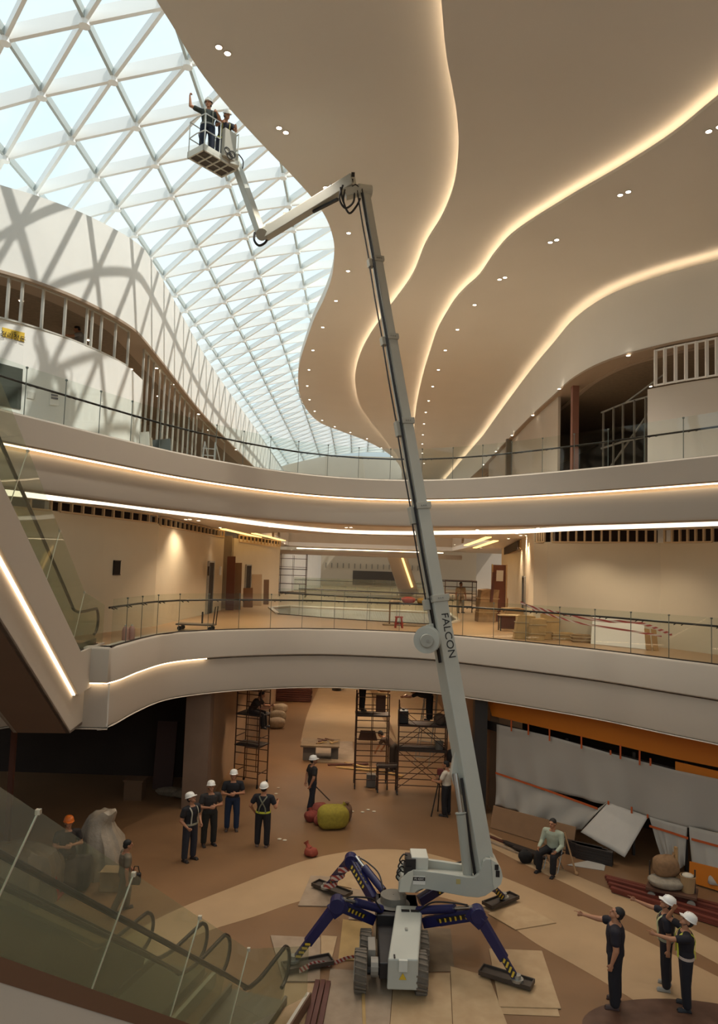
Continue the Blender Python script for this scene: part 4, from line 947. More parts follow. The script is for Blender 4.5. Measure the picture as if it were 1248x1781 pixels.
for i, (a, b, l) in enumerate([((552,1706),(530,1800),'left batten of the red brown bundle at the foot of the escalator'),((562,1706),(540,1800),'middle batten of the red brown bundle at the foot of the escalator'),((571,1708),(553,1800),'right batten of the red brown bundle at the foot of the escalator')]):
    p, q = at_z(*a, 0.05), at_z(*b, 0.05); tag(obj('timber_batten', MB().bar(p, q, 0.09, 0.06), BAT, bevel=0.004), l, 'timber', 'red brown battens')
p, q = at_z(630,1700,0.03), at_z(634,1800,0.03); tag(obj('plank', MB().bar(p, q, 0.06, 0.02), PLY[2]), 'thin pale lath lying on the large grey board', 'timber')
# red and white tape
TAPE = hazard('red white tape', 'c9b3a6', '9c3b33', 8.0, (1,1,1))
def tape(pts, label, w=0.07, parent=None):
    c = spline(pts, 6); vs = []; fs = []
    for i, p in enumerate(c): vs += [p+V((0,0,w/2)), p-V((0,0.01,w/2))]
    for i in range(len(c)-1): fs.append((2*i,2*i+1,2*i+3,2*i+2))
    o = obj('barrier_tape', MB().add(vs, fs), TAPE); s = o.modifiers.new('thickness','SOLIDIFY'); s.thickness = 0.004
    return tag(o, label, 'tape')
f0, k0 = feet[2], knees[2]
tape([f0.lerp(k0,t)+V((0.12*math.cos(t*22),-0.06+0.12*math.sin(t*22),0)) for t in [0.05+0.9*i/26 for i in range(27)]], 'red and white tape wound round the rear left outrigger leg', 0.12)
tape([at_z(520,1688,0.12),at_z(548,1676,0.13),at_z(578,1676,0.03),at_z(600,1668,0.03),at_z(622,1664,0.03),at_z(638,1658,0.03)], 'red and white tape trailing from the front left tray over the boards', 0.1)
# ================================================================== PEOPLE
SKIN = mat('skin','a87556',0.6,var=0.06,scale=20)
HAIRM = mat('black hair','17120f',0.7)
HELM = mat('white hard hat','e6e2da',0.35)
EYEM = mat('dark eyes','120d0b',0.4)
LIPM = mat('lips','7d4a3c',0.6)
def cap_(mb, a, b, ra, rb, n=10):
    a = V(a); b = V(b); mb.tube([a, b], [ra, rb], n); mb.ell(a, (ra,)*3, None, n, 7); mb.ell(b, (rb,)*3, None, n, 7); return mb
def remeshed(name, mb, m, parent, vox, sm=2):
    o = obj(name, mb, m, parent); md = o.modifiers.new('remesh','REMESH'); md.mode = 'VOXEL'; md.voxel_size = vox; md.use_smooth_shade = True
    if sm: s = o.modifiers.new('smooth','SMOOTH'); s.iterations = sm; s.factor = 0.5
    return o
def nrm(v): return V(v).normalized()
DEF = dict(lean=0, twist=0, lleg=((-0.07,0.04,-1),(0.0,-0.04,-1)), rleg=((0.07,-0.02,-1),(0.0,-0.04,-1)), larm=((-0.22,-0.02,-1),(-0.05,0.2,-1)), rarm=((0.22,-0.02,-1),(0.05,0.2,-1)),
           lhand='relax', rhand='relax', head=(0,0), shirt='221d22', pants='1d1a1c', helmet=HELM, harness=None, sleeve=0.55, shoes='2a211c', hair=True, build=1.12, longsl=False, shoulder=0.0, belt=None, hip=None)
def person(label, loc, heading, scale=1.0, vox=0.011, cat='person', group=None, **kw):
    p = dict(DEF); p.update(kw); T = thing('person', label, cat, (0,0,0), group)
    B = p['build']; th, shk, ua, fa = 0.42, 0.41, 0.285, 0.25
    legs = {}
    for sd, k in ((-1,'lleg'),(1,'rleg')):
        hip = V((sd*0.085*B,0,0)); kn = hip+nrm(p[k][0])*th; an = kn+nrm(p[k][1])*shk; legs[sd] = [hip,kn,an]
    low = min(legs[-1][2].z, legs[1][2].z); hz = p['hip'] if p['hip'] is not None else 0.085-low
    up = V((0,0,hz))
    for sd in legs: legs[sd] = [q+up for q in legs[sd]]
    pel = up+V((0,0,0.03)); Lr = Matrix.Rotation(R(-p['lean']),3,'X') @ Matrix.Rotation(R(p['twist']),3,'Z')
    S = lambda t, x=0, y=0: pel + Lr @ V((x, y, t*0.50))
    prof = [(-0.16,0.10,0.08),(-0.06,0.150,0.105),(0.1,0.145,0.105),(0.3,0.135,0.10),(0.6,0.16,0.115),(0.82,0.165,0.105),(0.95,0.12,0.08),(1.02,0.06,0.06)]
    def torso(mb, e=0.0, t0=-1, t1=2, n=18):
        rows = [q for q in prof if t0 <= q[0] <= t1]; vs = []; fs = []
        for t, rx, ry in rows:
            for k in range(n):
                a = 2*math.pi*k/n; vs.append(S(t,(rx*B+e)*math.cos(a),(ry*B+e)*math.sin(a)))
        for i in range(len(rows)-1):
            for k in range(n): fs.append((i*n+k,i*n+(k+1)%n,(i+1)*n+(k+1)%n,(i+1)*n+k))
        fs += [tuple(range(n-1,-1,-1)), tuple((len(rows)-1)*n+k for k in range(n))]
        return mb.add(vs, fs)
    neck = S(1.0); HM = Lr @ Matrix.Rotation(R(p['head'][1]),3,'Z') @ Matrix.Rotation(R(p['head'][0]+p['lean']*0.5),3,'X')
    hc = neck + Lr @ V((0,0.015,0.06)) + HM @ V((0,0.015,0.115)); Hd = lambda x,y,z: hc + HM @ V((x,y,z))
    body = MB(); torso(body)
    cap_(body, S(0.92), neck+Lr @ V((0,0.01,0.09)), 0.062, 0.056)
    body.ell(Hd(0,-0.01,0.025),(0.077,0.096,0.095),HM); body.ell(Hd(0,0.028,-0.05),(0.058,0.066,0.068),HM)
    cap_(body, Hd(0,0.085,0.02), Hd(0,0.108,-0.022), 0.011, 0.016); body.ell(Hd(0,0.078,0.035),(0.05,0.02,0.012),HM); body.ell(Hd(0,0.078,-0.093),(0.024,0.02,0.018),HM)
    for sd in (-1,1): body.ell(Hd(sd*0.078,-0.008,-0.01),(0.012,0.022,0.034),HM)
    shirt = MB(); torso(shirt,0.014,-0.2,0.97); sh_m = mat('cloth '+p['shirt'], p['shirt'], 0.85, var=0.15, scale=8)
    for sd, k, hk in ((-1,'larm','lhand'),(1,'rarm','rhand')):
        s0 = S(0.86+p['shoulder'], sd*0.185*B, 0); u = nrm(p[k][0]); f = nrm(p[k][1]); el = s0+u*ua; wr = el+f*fa
        cap_(body, S(0.85,sd*0.11*B,0), s0, 0.065, 0.055); cap_(body, s0, el, 0.05*B, 0.04*B); cap_(body, el, wr, 0.041*B, 0.027)
        sl = s0.lerp(el, p['sleeve'])
        cap_(shirt, S(0.87,sd*0.09*B,0), s0, 0.075*B, 0.068*B); cap_(shirt, s0, sl if not p['longsl'] else el, 0.067*B, 0.064*B if not p['longsl'] else 0.054*B)
        if p['longsl']: cap_(shirt, el, el.lerp(wr,0.92), 0.054*B, 0.042)
        # hand
        inward = V((-sd,0,0)); pn = inward - f*inward.dot(f)
        if pn.length < 0.2: pn = V((0,0,-1)) - f*f.z*-1
        pn.normalize(); ax = f.cross(pn).normalized()
        if ax.dot(V((0,1,0.3))) < 0: ax = -ax            # ax: towards the thumb / index side
        pal = wr+f*0.045; Mh = Matrix((ax, pn, f)).transposed(); body.ell(pal,(0.041,0.017,0.05),Mh,12,8); cap_(body, wr, pal, 0.026, 0.022)
        md = p[hk]
        for i, (o_, ln) in enumerate(((0.029,0.075),(0.010,0.083),(-0.010,0.077),(-0.028,0.060))):
            cu = {'relax':(25,35),'point':((2,4) if i == 0 else (80,95)),'grip':(70,80),'flat':(6,8)}[md]
            b0 = pal+f*0.042+ax*o_
            def rot(a): return f*math.cos(R(a))+pn*math.sin(R(a))
            b1 = b0+rot(cu[0])*ln*0.52; b2 = b1+rot(cu[0]+cu[1])*ln*0.48
            cap_(body,b0,b1,0.0105,0.0095,8); cap_(body,b1,b2,0.0095,0.008,8)
        t0 = wr+f*0.022+ax*0.026; t1 = t0+(f*0.7+ax*0.6+pn*0.25).normalized()*0.04; t2 = t1+(f*0.9+ax*0.1+pn*0.4).normalized()*0.032
        cap_(body,t0,t1,0.0125,0.011,8); cap_(body,t1,t2,0.011,0.0085,8)
    pm = mat('cloth '+p['pants'], p['pants'], 0.85, var=0.15, scale=8); pants = MB(); torso(pants,0.016,-0.2,0.12)
    for sd in legs:
        h, k, a = legs[sd]
        cap_(body,h,k,0.075,0.05); cap_(body,k,a,0.048,0.034); cap_(body,k+V((0,-0.012,-0.1)),k+V((0,-0.012,-0.16)),0.05,0.045)
        cap_(pants,h+V((0,0,0.0)),k,0.1*B,0.078*B); cap_(pants,k,a.lerp(k,0.06),0.077*B,0.068*B)
        dz = V((0,0,1)); ft = (a - V((0,0,0.05)))
        shm = MB(); fw = V((sd*0.15,1,0)).normalized()
        cap_(shm, ft+fw*-0.03, ft+fw*0.13, 0.042, 0.036); cap_(shm, a, ft, 0.046, 0.045); shm.bar(ft-fw*0.07-V((0,0,0.028)), ft+fw*0.165-V((0,0,0.028)), 0.085, 0.022)
        cap_(body, a, ft+fw*0.08, 0.032, 0.024)
        remeshed('shoe', shm, mat('shoe '+p['shoes'],p['shoes'],0.6), T, 0.012)
    remeshed('body', body, SKIN, T, 0.0075, 1); remeshed('trousers', pants, pm, T, vox, 3); remeshed('shirt', shirt, sh_m, T, vox, 3)
    for sd in (-1,1): obj('eye', MB().ell(Hd(sd*0.031,0.082,0.012),(0.011,0.008,0.007),HM,10,6), EYEM, T)
    obj('mouth', MB().ell(Hd(0,0.092,-0.062),(0.022,0.008,0.006),HM,10,6), LIPM, T)
    if p['hair']:
        hb = MB(); hb.ell(Hd(0,-0.022,0.045),(0.085,0.098,0.092),HM); hb.ell(Hd(0,-0.05,-0.01),(0.077,0.066,0.08),HM); remeshed('hair', hb, HAIRM, T, 0.012, 1)
    if p['helmet']:
        pr_ = [(0.128,0.0),(0.127,0.012),(0.115,0.02),(0.112,0.06),(0.098,0.1),(0.07,0.127),(0.035,0.14),(0.001,0.143)]
        Hm = HM @ Matrix.Diagonal(V((0.92,1.08,1.0))).to_3x3()
        hm = MB().lathe(pr_, Hd(0,-0.012,0.038), 24, Hm).bar(Hd(0,0.09,0.055), Hd(0,0.165,0.045), 0.16, 0.012, HM @ V((0,0,1)), 0.1, 0.008)
        hm.bar(Hd(0,-0.1,0.15), Hd(0,0.09,0.15), 0.03, 0.02, HM @ V((0,0,1)))
        h_ = obj('hard_hat', hm, p['helmet'], T, smooth=True)
        for sd in (-1,1): obj('chin_strap', MB().tube([Hd(sd*0.08,-0.02,0.04), Hd(sd*0.082,0.0,-0.02), Hd(sd*0.05,0.04,-0.09)],0.005,6), LDK, h_)
    if p['belt'] or p['harness']:
        c_ = mat('belt '+(p['belt'] or 'c2c23e'), p['belt'] or 'c2c23e', 0.6)
        def ring(t, e, h_):
            n = 20; vs = []; fs = []; rx, ry = 0.15*B+e, 0.105*B+e
            for dz_, ee_ in ((-h_,0),(h_,0),(h_,-0.01),(-h_,-0.01)):
                for k in range(n): a = 2*math.pi*k/n; vs.append(S(t+dz_,(rx+ee_)*math.cos(a),(ry+ee_)*math.sin(a)))
            for r_ in range(4):
                for k in range(n): fs.append((r_*n+k,r_*n+(k+1)%n,((r_+1)%4)*n+(k+1)%n,((r_+1)%4)*n+k))
            return MB().add(vs, fs)
        obj('tool_belt', ring(0.06,0.03,0.05), c_, T)
    if p['harness']:
        hm_ = mat('harness '+p['harness'], p['harness'], 0.6)
        for sd in (-1,1):
            path = [S(0.06,sd*0.10*B,0.128*B),S(0.4,sd*0.095*B,0.130*B),S(0.7,sd*0.09*B,0.135*B),S(0.92,sd*0.10*B,0.085),S(0.99,sd*0.095*B,0.0),S(0.9,sd*0.08*B,-0.10),S(0.65,sd*0.01,-0.138*B),S(0.35,-sd*0.07,-0.125*B),S(0.06,-sd*0.09,-0.128*B)]
            c = spline(path, 4); mb = MB()
            for a, b in zip(c[:-1], c[1:]): mb.bar(a, b, 0.032, 0.008, ((a+b)/2-S(0.5)))
            obj('harness_strap', mb, hm_, T)
    T.location = loc; T.rotation_euler = (0,0,R(heading-90)); T.scale = (scale*1.1, scale*1.1, scale)
    return T
g0 = lambda a, b: at_z(a, b, 0.006)
UP_LOOK = (28, 0)
person('man with black hair in dark clothes, bareheaded, pointing left in the lower right', g0(1069,1748), 160, 1.02, head=(26,8), larm=((-0.2,-0.05,-1),(-0.05,0.28,-1)), rarm=((0.12,0.95,-0.12),(-0.1,1,0.14)), rhand='point', helmet=None, shirt='1b1620', pants='17141a', build=1.25, shoes='3a2620')
person('worker in white hard hat pointing left, middle one of the three at lower right', at_z(1158,1718,0.01), 158, 0.98, head=(22,5), larm=((-0.2,-0.15,-1),(-0.05,0.05,-1)), rarm=((0.15,0.9,0.05),(0.0,1,0.28)), rhand='point', harness='b9b98e', shirt='1f1a22', pants='1c171c', shoes='8b8479', belt='8c8a72')
person('worker in white hard hat shading his eyes and pointing left, rightmost of the three', at_z(1192,1753,0.01), 165, 0.97, head=(30,5), larm=((-0.15,0.95,-0.08),(0.05,1,0.16)), lhand='point', rarm=((0.35,0.75,0.35),(-0.45,-0.25,0.85)), rhand='flat', harness='c2c23e', shirt='18151c', pants='17141b', shoes='15161c', belt='b9a79a')
person('worker seen from behind with white hard hat and yellow belt, standing alone in the hall', g0(455,1472), 85, 1.0, head=(10,-10), larm=((-0.5,-0.15,-1),(0.25,0.5,-0.7)), rarm=((0.45,-0.1,-1),(0.05,0.9,0.3)), rhand='grip', harness='6c6a56', belt='c4c43a', shirt='1c1a20', pants='1f1b1e', shoes='6b5346')
person('worker in white hard hat and pale harness, front man of the group of three', g0(328,1496), -35, 1.0, head=(22,15), larm=((-0.3,-0.1,-1),(0.25,0.6,-0.6)), rarm=((0.3,-0.1,-1),(-0.25,0.6,-0.6)), lhand='grip', rhand='grip', harness='a59f8c', belt='8f8a74', shirt='1d1a1e', pants='2c2b33')
cross = dict(larm=((-0.3,0.2,-1),(0.85,0.6,0.15)), rarm=((0.3,0.2,-1),(-0.85,0.7,0.05)), lhand='relax', rhand='relax')
person('man in hard hat and dark shirt with crossed arms, middle of the group of three', g0(362,1470), -60, 1.0, head=(12,-10), shirt='2f2a28', pants='26241f', **cross)
person('man in white hard hat and blue jeans with arms crossed, beside the dark shop post', g0(402,1444), -80, 1.0, head=(5,0), shirt='1b1a1e', pants='22304a', shoes='4a3a30', **cross)
person('man in white hard hat with hands behind him, standing beside the heap of sacks', g0(541,1408), 25, 0.98, head=(5,-15), larm=((-0.2,-0.3,-1),(0.3,-0.25,-0.9)), rarm=((0.2,-0.25,-1),(-0.2,-0.3,-0.9)), shirt='2b2622', pants='23252c', lleg=((-0.03,0.14,-1),(0,0.02,-1)), rleg=((0.03,-0.08,-1),(0,-0.2,-1)))
man9 = person('man in olive shirt walking behind the escalator glass beside a traffic cone', g0(213,1586), 30, 0.92, head=(-5,0), helmet=None, shirt='6f6350', pants='6e5c45', larm=((-0.2,0.25,-1),(0,0.6,-0.8)), rarm=((0.25,-0.1,-1),(0.05,0.1,-1)), rhand='grip', lleg=((-0.03,0.3,-1),(0,-0.05,-1)), rleg=((0.03,-0.2,-1),(0,-0.45,-1)), harness=None)
person('surveyor in white vest behind a tripod beside the boom', g0(775,1418), 150, 1.0, head=(-5,10), helmet=None, shirt='cfc3b0', pants='191619', larm=((-0.25,0.35,-1),(0.3,0.9,-0.1)), rarm=((0.25,0.35,-1),(-0.3,0.9,-0.1)), lhand='grip', rhand='grip')
person('worker bending forward beside the middle scaffold', g0(683,1340), 150, 1.0, lean=55, head=(-10,0), helmet=None, shirt='4a3526', pants='2a2019', larm=((-0.1,0.5,-1),(0,0.5,-1)), rarm=((0.1,0.4,-1),(0,0.5,-1)), hair=True)
person('dim worker in an orange hard hat standing in the dark shop at the far left', g0(112,1548), -60, 0.98, helmet=mat('orange hard hat','d06a20',0.4), shirt='2a221d', pants='241d1a', **cross)
SCF = {}
zc = 2.52
person('worker on top of the middle scaffold, stooping under the ceiling', at_y(629,1236,27.15)*1.0, 20, 0.9, lean=84, head=(-5,0), helmet=None, shirt='1d1715', pants='1a1514', larm=((-0.1,0.9,-0.5),(0,1,-0.1)), rarm=((0.1,0.8,-0.6),(0,1,-0.1)))
person('worker on the upper platform of the right scaffold, stooping under the ceiling', at_y(746,1252,26.6), 160, 0.9, lean=80, head=(-5,0), helmet=None, shirt='231b17', pants='1d1614', larm=((-0.1,0.9,-0.5),(0,1,-0.1)), rarm=((0.1,0.8,-0.6),(0,1,-0.1)), build=1.15)
sitl = ((-0.12,1,-0.08),(0,-0.06,-1)); sitr = ((0.12,1,-0.08),(0,-0.06,-1))
person('worker sitting on the upper platform of the left scaffold', at_y(437,1240,26.75)-V((0,0,0.50)), -10, 1.0, lean=28, head=(-10,0), helmet=None, shirt='3a2a20', pants='241b17', lleg=((-0.12,1,-0.15),(0,0.1,-1)), rleg=((0.12,1,-0.15),(0,0.1,-1)), larm=((-0.15,0.6,-0.8),(0.1,0.9,0.1)), rarm=((0.15,0.6,-0.8),(-0.1,0.9,0.1)), lhand='grip', rhand='grip')
seat_at = at_z(962,1512,0.0)
person('man in a pale green shirt sitting on a folding chair on the right', seat_at, -130, 1.0, lean=5, head=(0,-5), helmet=None, shirt='a5ab96', pants='1b1718', lleg=((-0.22,1,-0.1),(0,0.08,-1)), rleg=((0.25,1,-0.1),(0,0.0,-1)), larm=((-0.2,0.25,-1),(0.15,0.9,-0.35)), rarm=((0.2,0.25,-1),(-0.1,0.9,-0.4)), longsl=True, shoes='161213')
q = at_y(147,606,25.6); person('worker in grey shirt behind the white partition of the upper level', V((q.x,q.y,q.z-0.9)), 200, 1.0, lean=20, helmet=None, shirt='8a8a8a', pants='33302e', larm=((-0.1,0.8,-0.4),(0,1,0)), rarm=((0.1,0.8,-0.4),(0,1,0)), head=(-15,0))
bp = BK(-0.42,0.05,bz+0.085); person('worker in the lift basket reaching up with one arm', bp, -70, 1.0, head=(-8,-25), shirt='30352f', pants='1d2536', rarm=((0.75,0.1,0.15),(0.1,0.1,1)), rhand='grip', larm=((-0.3,0.5,-0.8),(0.4,0.8,0.1)), lhand='grip', harness='8d8a78', belt='8e8f8a')
bp = BK(0.62,-0.25,bz+0.085); person('worker leaning over the control box in the lift basket', bp, -65, 0.98, lean=24, head=(-15,25), shirt='24222a', pants='1d2030', larm=((-0.2,0.6,-0.8),(0.2,0.9,-0.2)), rarm=((0.25,0.6,-0.8),(-0.3,0.9,-0.1)), rhand='grip', lhand='grip', harness='9a9150')
person('distant person in pale clothes behind the small scaffold on the middle level', at_z(800,1066,Z2), -70, 0.95, helmet=None, shirt='b9a78e', pants='9c8a70')
# ================================================================== PROPS: ground floor
SCM = mat('rusty scaffold tube','4a3327',0.6,0.3,var=0.2,scale=10)
PLK = mat('dark scaffold planks','3d3129',0.8,var=0.2,scale=5)
def scaffold(label, loc, rz, w, d, h, decks, lifts, brace=True, group='scaffold towers', gap=0.42, name='scaffold'):
    t = thing(name, label, 'scaffold', (0,0,0), group); c = MB()
    for sx_ in (-1,1):
        for sy in (-1,1):
            x, y = sx_*w/2, sy*d/2
            lg = obj('leg', MB().cyl((x,y,0.12),(x,y,h),0.024,8), SCM, t)
            obj('caster', MB().cyl((x-0.02,y,0.06),(x+0.02,y,0.06),0.06,12).box((x,y,0.11),(0.05,0.05,0.06)), BLACK, lg)
    n = int((h-0.35)/gap)
    for sy in (-1,1):
        for k in range(n+1):
            obj('rung', MB().cyl((-w/2,sy*d/2,0.35+k*gap),(w/2,sy*d/2,0.35+k*gap),0.017,6), SCM, t)
    for sx_ in (-1,1):
        if not brace:
            for z in (0.5, h-0.08, h*0.5): obj('ledger', MB().cyl((sx_*w/2,-d/2,z),(sx_*w/2,d/2,z),0.017,6), SCM, t)
    for sy in (-1,1):
        if brace:
            for l in range(lifts):
                z0 = 0.25+l*(h-0.4)/lifts; z1 = 0.25+(l+0.92)*(h-0.4)/lifts
                obj('brace', MB().cyl((-w/2,sy*(d/2+0.03),z0),(w/2,sy*(d/2+0.03),z1),0.013,6), SCM, t); obj('brace', MB().cyl((w/2,sy*(d/2+0.05),z0),(-w/2,sy*(d/2+0.05),z1),0.013,6), SCM, t)
        else:
            obj('post', MB().cyl((0,sy*d/2,0.35),(0,sy*d/2,h-0.1),0.014,6), SCM, t)
    for z in decks: obj('deck', MB().box((0,0,z),(w+0.08,d,0.05)), PLK, t)
    t.location = loc; t.rotation_euler = (0,0,R(rz)); return t
p = at_z(640,1358,0); pm_ = V((at_z(636,1358,0).x+0.15, 27.15, 0))
scaffold('narrow ladder frame scaffold tower in the middle of the passage', pm_, 2, 1.18, 0.75, 3.42, [2.72-0.1], 2, False)
tag(obj('brown_panel', MB().box((pm_.x+0.3,27.2,3.0),(0.36,0.05,0.62)), mat('red brown panel','5a3a28',0.7)), 'brown panel standing on top of the middle scaffold', 'board')
tag(obj('brown_panel', MB().plate([(pm_.x-0.5,26.85,1.72),(pm_.x+0.2,26.85,1.72),(pm_.x+0.12,27.3,1.95),(pm_.x-0.42,27.3,1.95)],0.04), mat('red brown panel','5a3a28',0.7)), 'brown panel lying across the half height of the middle scaffold', 'board')
tag(obj('toolbox', MB().box((pm_.x+0.02,27.1,0.24),(0.34,0.3,0.46)), mat('grey toolbox','5d544b',0.6), bevel=0.02), 'grey box on the floor under the middle scaffold', 'box')
ps_ = V((at_z(726,1362,0).x+0.02, 26.6, 0))
scaffold('wide scaffold tower with crossed braces on the right of the passage', ps_, -3, 1.72, 0.8, 3.2, [2.42,1.55], 2, True)
def lump(name, label, cat, c, r, col, group=None, seed=0, amp=0.18, rz=0.0, tie=None, m=None, flat=0.0):
    rnd = random.Random(seed); mb = MB(); M = rotz(rz); nu, nv = 20, 13; ph = [rnd.uniform(0,6.28) for _ in range(6)]
    vs = []; fs = []
    for i in range(nv):
        th = math.pi*i/(nv-1)
        for k in range(nu):
            a = 2*math.pi*k/nu; w_ = 1+amp*(math.sin(3*a+ph[0]+th)*0.4+math.sin(5*a+ph[1]+2*th)*0.25+math.sin(2*th*2+ph[2])*0.25+rnd.uniform(-0.15,0.15))
            sgn = lambda v, e: math.copysign(abs(v)**e, v)
            q = V((r[0]*sgn(math.cos(a),0.8)*sgn(math.sin(th),0.7)*w_, r[1]*sgn(math.sin(a),0.8)*sgn(math.sin(th),0.7)*w_, max(r[2]*-sgn(math.cos(th),0.85)*(1+amp*0.4*math.sin(2*a+ph[3])),-r[2]*0.95)))
            vs.append(V(c)+V((0,0,r[2]*0.95))+M @ q)
    for i in range(nv-1):
        for k in range(nu): fs.append((i*nu+k,i*nu+(k+1)%nu,(i+1)*nu+(k+1)%nu,(i+1)*nu+k))
    mb.add(vs, fs); mm = m or mat('sack '+col, col, 0.85, var=0.25, scale=12, bump=0.4, bscale=60)
    if tie:
        t = thing(name, label, cat, c, group); o = obj('sack_body', mb, mm, t, smooth=True)
        tp_ = V(c)+V(tie); d = (tp_-(V(c)+V((0,0,r[2])))).normalized(); 
        obj('tied_neck', MB().tube([tp_-d*0.14, tp_-d*0.05, tp_, tp_+d*0.06],[0.10,0.055,0.05,0.08],10), mm, t)
        return t
    return tag(obj(name, mb, mm, None, smooth=True), label, cat, group)
S_ = 'sacks on the hall floor'
def gz(a, b, z=0.0): return at_z(a, b, z)
lump('sack','large yellow sack lying on the floor in the middle of the hall','sack',gz(577,1440),(0.50,0.34,0.36),'9c8a2c',S_,1,0.14,0.15,(0.34,0.1,0.68))
lump('sack','red sack on the left of the yellow sack, furthest left','sack',gz(541,1428),(0.22,0.2,0.16),'8a3a2c',S_,2,0.2,0.4,(-0.05,0.1,0.3))
lump('sack','red sack squeezed against the left side of the yellow sack','sack',gz(554,1434),(0.16,0.17,0.15),'8f4434',S_,3,0.2)
lump('sack','red sack resting behind the yellow sack','sack',gz(556,1420),(0.26,0.2,0.22),'93483a',S_,4,0.2)
lump('sack','brown sack on the right of the yellow sack','sack',gz(601,1427),(0.2,0.24,0.25),'6e4f38',S_,5,0.2,0.0,(0.02,0,0.5))
lump('sack','small red sack lying alone between the yellow sack and the lift','sack',gz(540,1489),(0.19,0.15,0.12),'96432f',S_,6,0.2,-0.3,(-0.12,0.08,0.3))
tag(obj('stick', MB().cyl(gz(572,1420)+V((0,0,0.5)), gz(570,1412)+V((-0.45,0.2,0.75)), 0.02,6), DKSTEEL), 'short dark stick poking out of the yellow sack', 'stick')
tag(obj('generator', MB().box((ps_.x-0.72,26.55,2.69),(0.36,0.4,0.44)).cyl((ps_.x-0.72,26.55,2.88),(ps_.x-0.72,26.55,2.98),0.05,8), mat('dark machine','211b19',0.5), bevel=0.03), 'dark boxy machine on the upper platform of the right scaffold', 'machine')
t = thing('bucket','grey paint bucket on the lower platform of the right scaffold','bucket',(ps_.x+0.6,26.45,1.577))
obj('pail', MB().lathe([(0.01,1.577),(0.13,1.577),(0.16,1.86),(0.15,1.86),(0.125,1.6)],(ps_.x+0.6,26.45,0),16), mat('grey pail','6f675c',0.6), t)
obj('handle', MB().tube([(ps_.x+0.6+0.16*math.cos(a),26.45,1.84+0.1*math.sin(a)) for a in [math.pi*i/8 for i in range(9)]],0.008,6), STEEL, t)
lump('sack','crumpled brown bag on the upper platform of the right scaffold, right end','sack',(ps_.x+0.6,26.55,2.45),(0.2,0.2,0.2),'6a5646',None,8)
lump('sack','dark bundle hanging at the right end of the right scaffold','sack',(ps_.x+1.02,26.3,1.2),(0.18,0.2,0.22),'2b211d',None,9)
tz_ = gz(672,1378)
scaffold('low folding trestle in front of the middle scaffold', (tz_.x,tz_.y+0.1,0), 5, 0.7, 0.35, 0.95, [0.9], 1, False, None, 0.3, 'trestle')
pl_ = V((-4.02+0.05, 26.9, 0))
pl_ = V((at_z(441,1352,0).x, 26.9, 0))
scaffold('narrow ladder frame scaffold tower against the left passage wall', pl_, -20, 0.95, 0.75, 3.5, [2.55,1.45], 2, False)
# ladder behind the right scaffold
def ladder(label, a, b, w, n, m, depth=V((0.3,0,0)), name='step_ladder', stile=0.05):
    a, b = V(a), V(b); t = thing(name, label, 'ladder', a); d = (b-a); sd = d.cross(V((0,1,0))).normalized() if abs(d.normalized().y) < 0.9 else V((1,0,0))
    for s in (-1,1): obj('stile', MB().bar(a+sd*w/2*s, b+sd*w/2*s*0.8, stile, stile*0.6, (0,1,0)), m, t)
    for k in range(1,n): obj('rung', MB().bar(a+d*k/n-sd*w/2, a+d*k/n+sd*w/2, 0.05, 0.03), m, t)
    if depth.length > 0:
        for s in (-1,1): obj('rear_stile', MB().bar(a+depth+sd*w/2*s, b+sd*w/2*s*0.8, stile*0.8, stile*0.5, (0,1,0)), m, t)
    return t
ladder('aluminium step ladder behind the right scaffold under the deck', (2.9,30.2,0), (3.25,30.0,3.3), 0.6, 10, STEEL, V((0.3,1.2,0)))
# timber stack and sacks by the far left wall
q = gz(508,1222); 
for k in range(6):
    for j in range(2):
        tag(obj('timber_board', MB().box((q.x+(k%2)*0.05,q.y+0.4+j*0.42,0.09+k*0.13),(2.1,0.4,0.11)), BAT, bevel=0.01), 'dark red timber board, %s layer of the stack by the far passage wall, %s' % (['bottom','second','third','fourth','fifth','topmost'][k], ['front row','rear row'][j]), 'timber', 'dark red timber stack')
for i,(a,b,l) in enumerate([(486,1240,'uppermost'),(483,1253,'middle'),(480,1266,'nearest')]):
    lump('sack','pale cement sack beside the left scaffold, %s of three' % l,'sack',gz(a,b),(0.42,0.3,0.26),'b59a78','pale sacks',20+i,0.15)
t = thing('rubble_skip','small grey bucket far down the passage','bucket',gz(585,1201)); obj('tub', MB().lathe([(0.01,0),(0.28,0),(0.34,0.5),(0.3,0.5),(0.25,0.05)],gz(585,1201),16), mat('grey tub','4f463c',0.7), t); obj('rim', MB().lathe([(0.30,0.5),(0.37,0.5),(0.37,0.54),(0.30,0.54)],gz(585,1201),16), mat('grey pail','6f675c',0.6), t)
tag(obj('pale_slab', MB().box(gz(672,1196)+V((0,0,0.12)),(1.3,0.8,0.22)), WHITEWALL), 'white slabs stacked far down the passage', 'board')
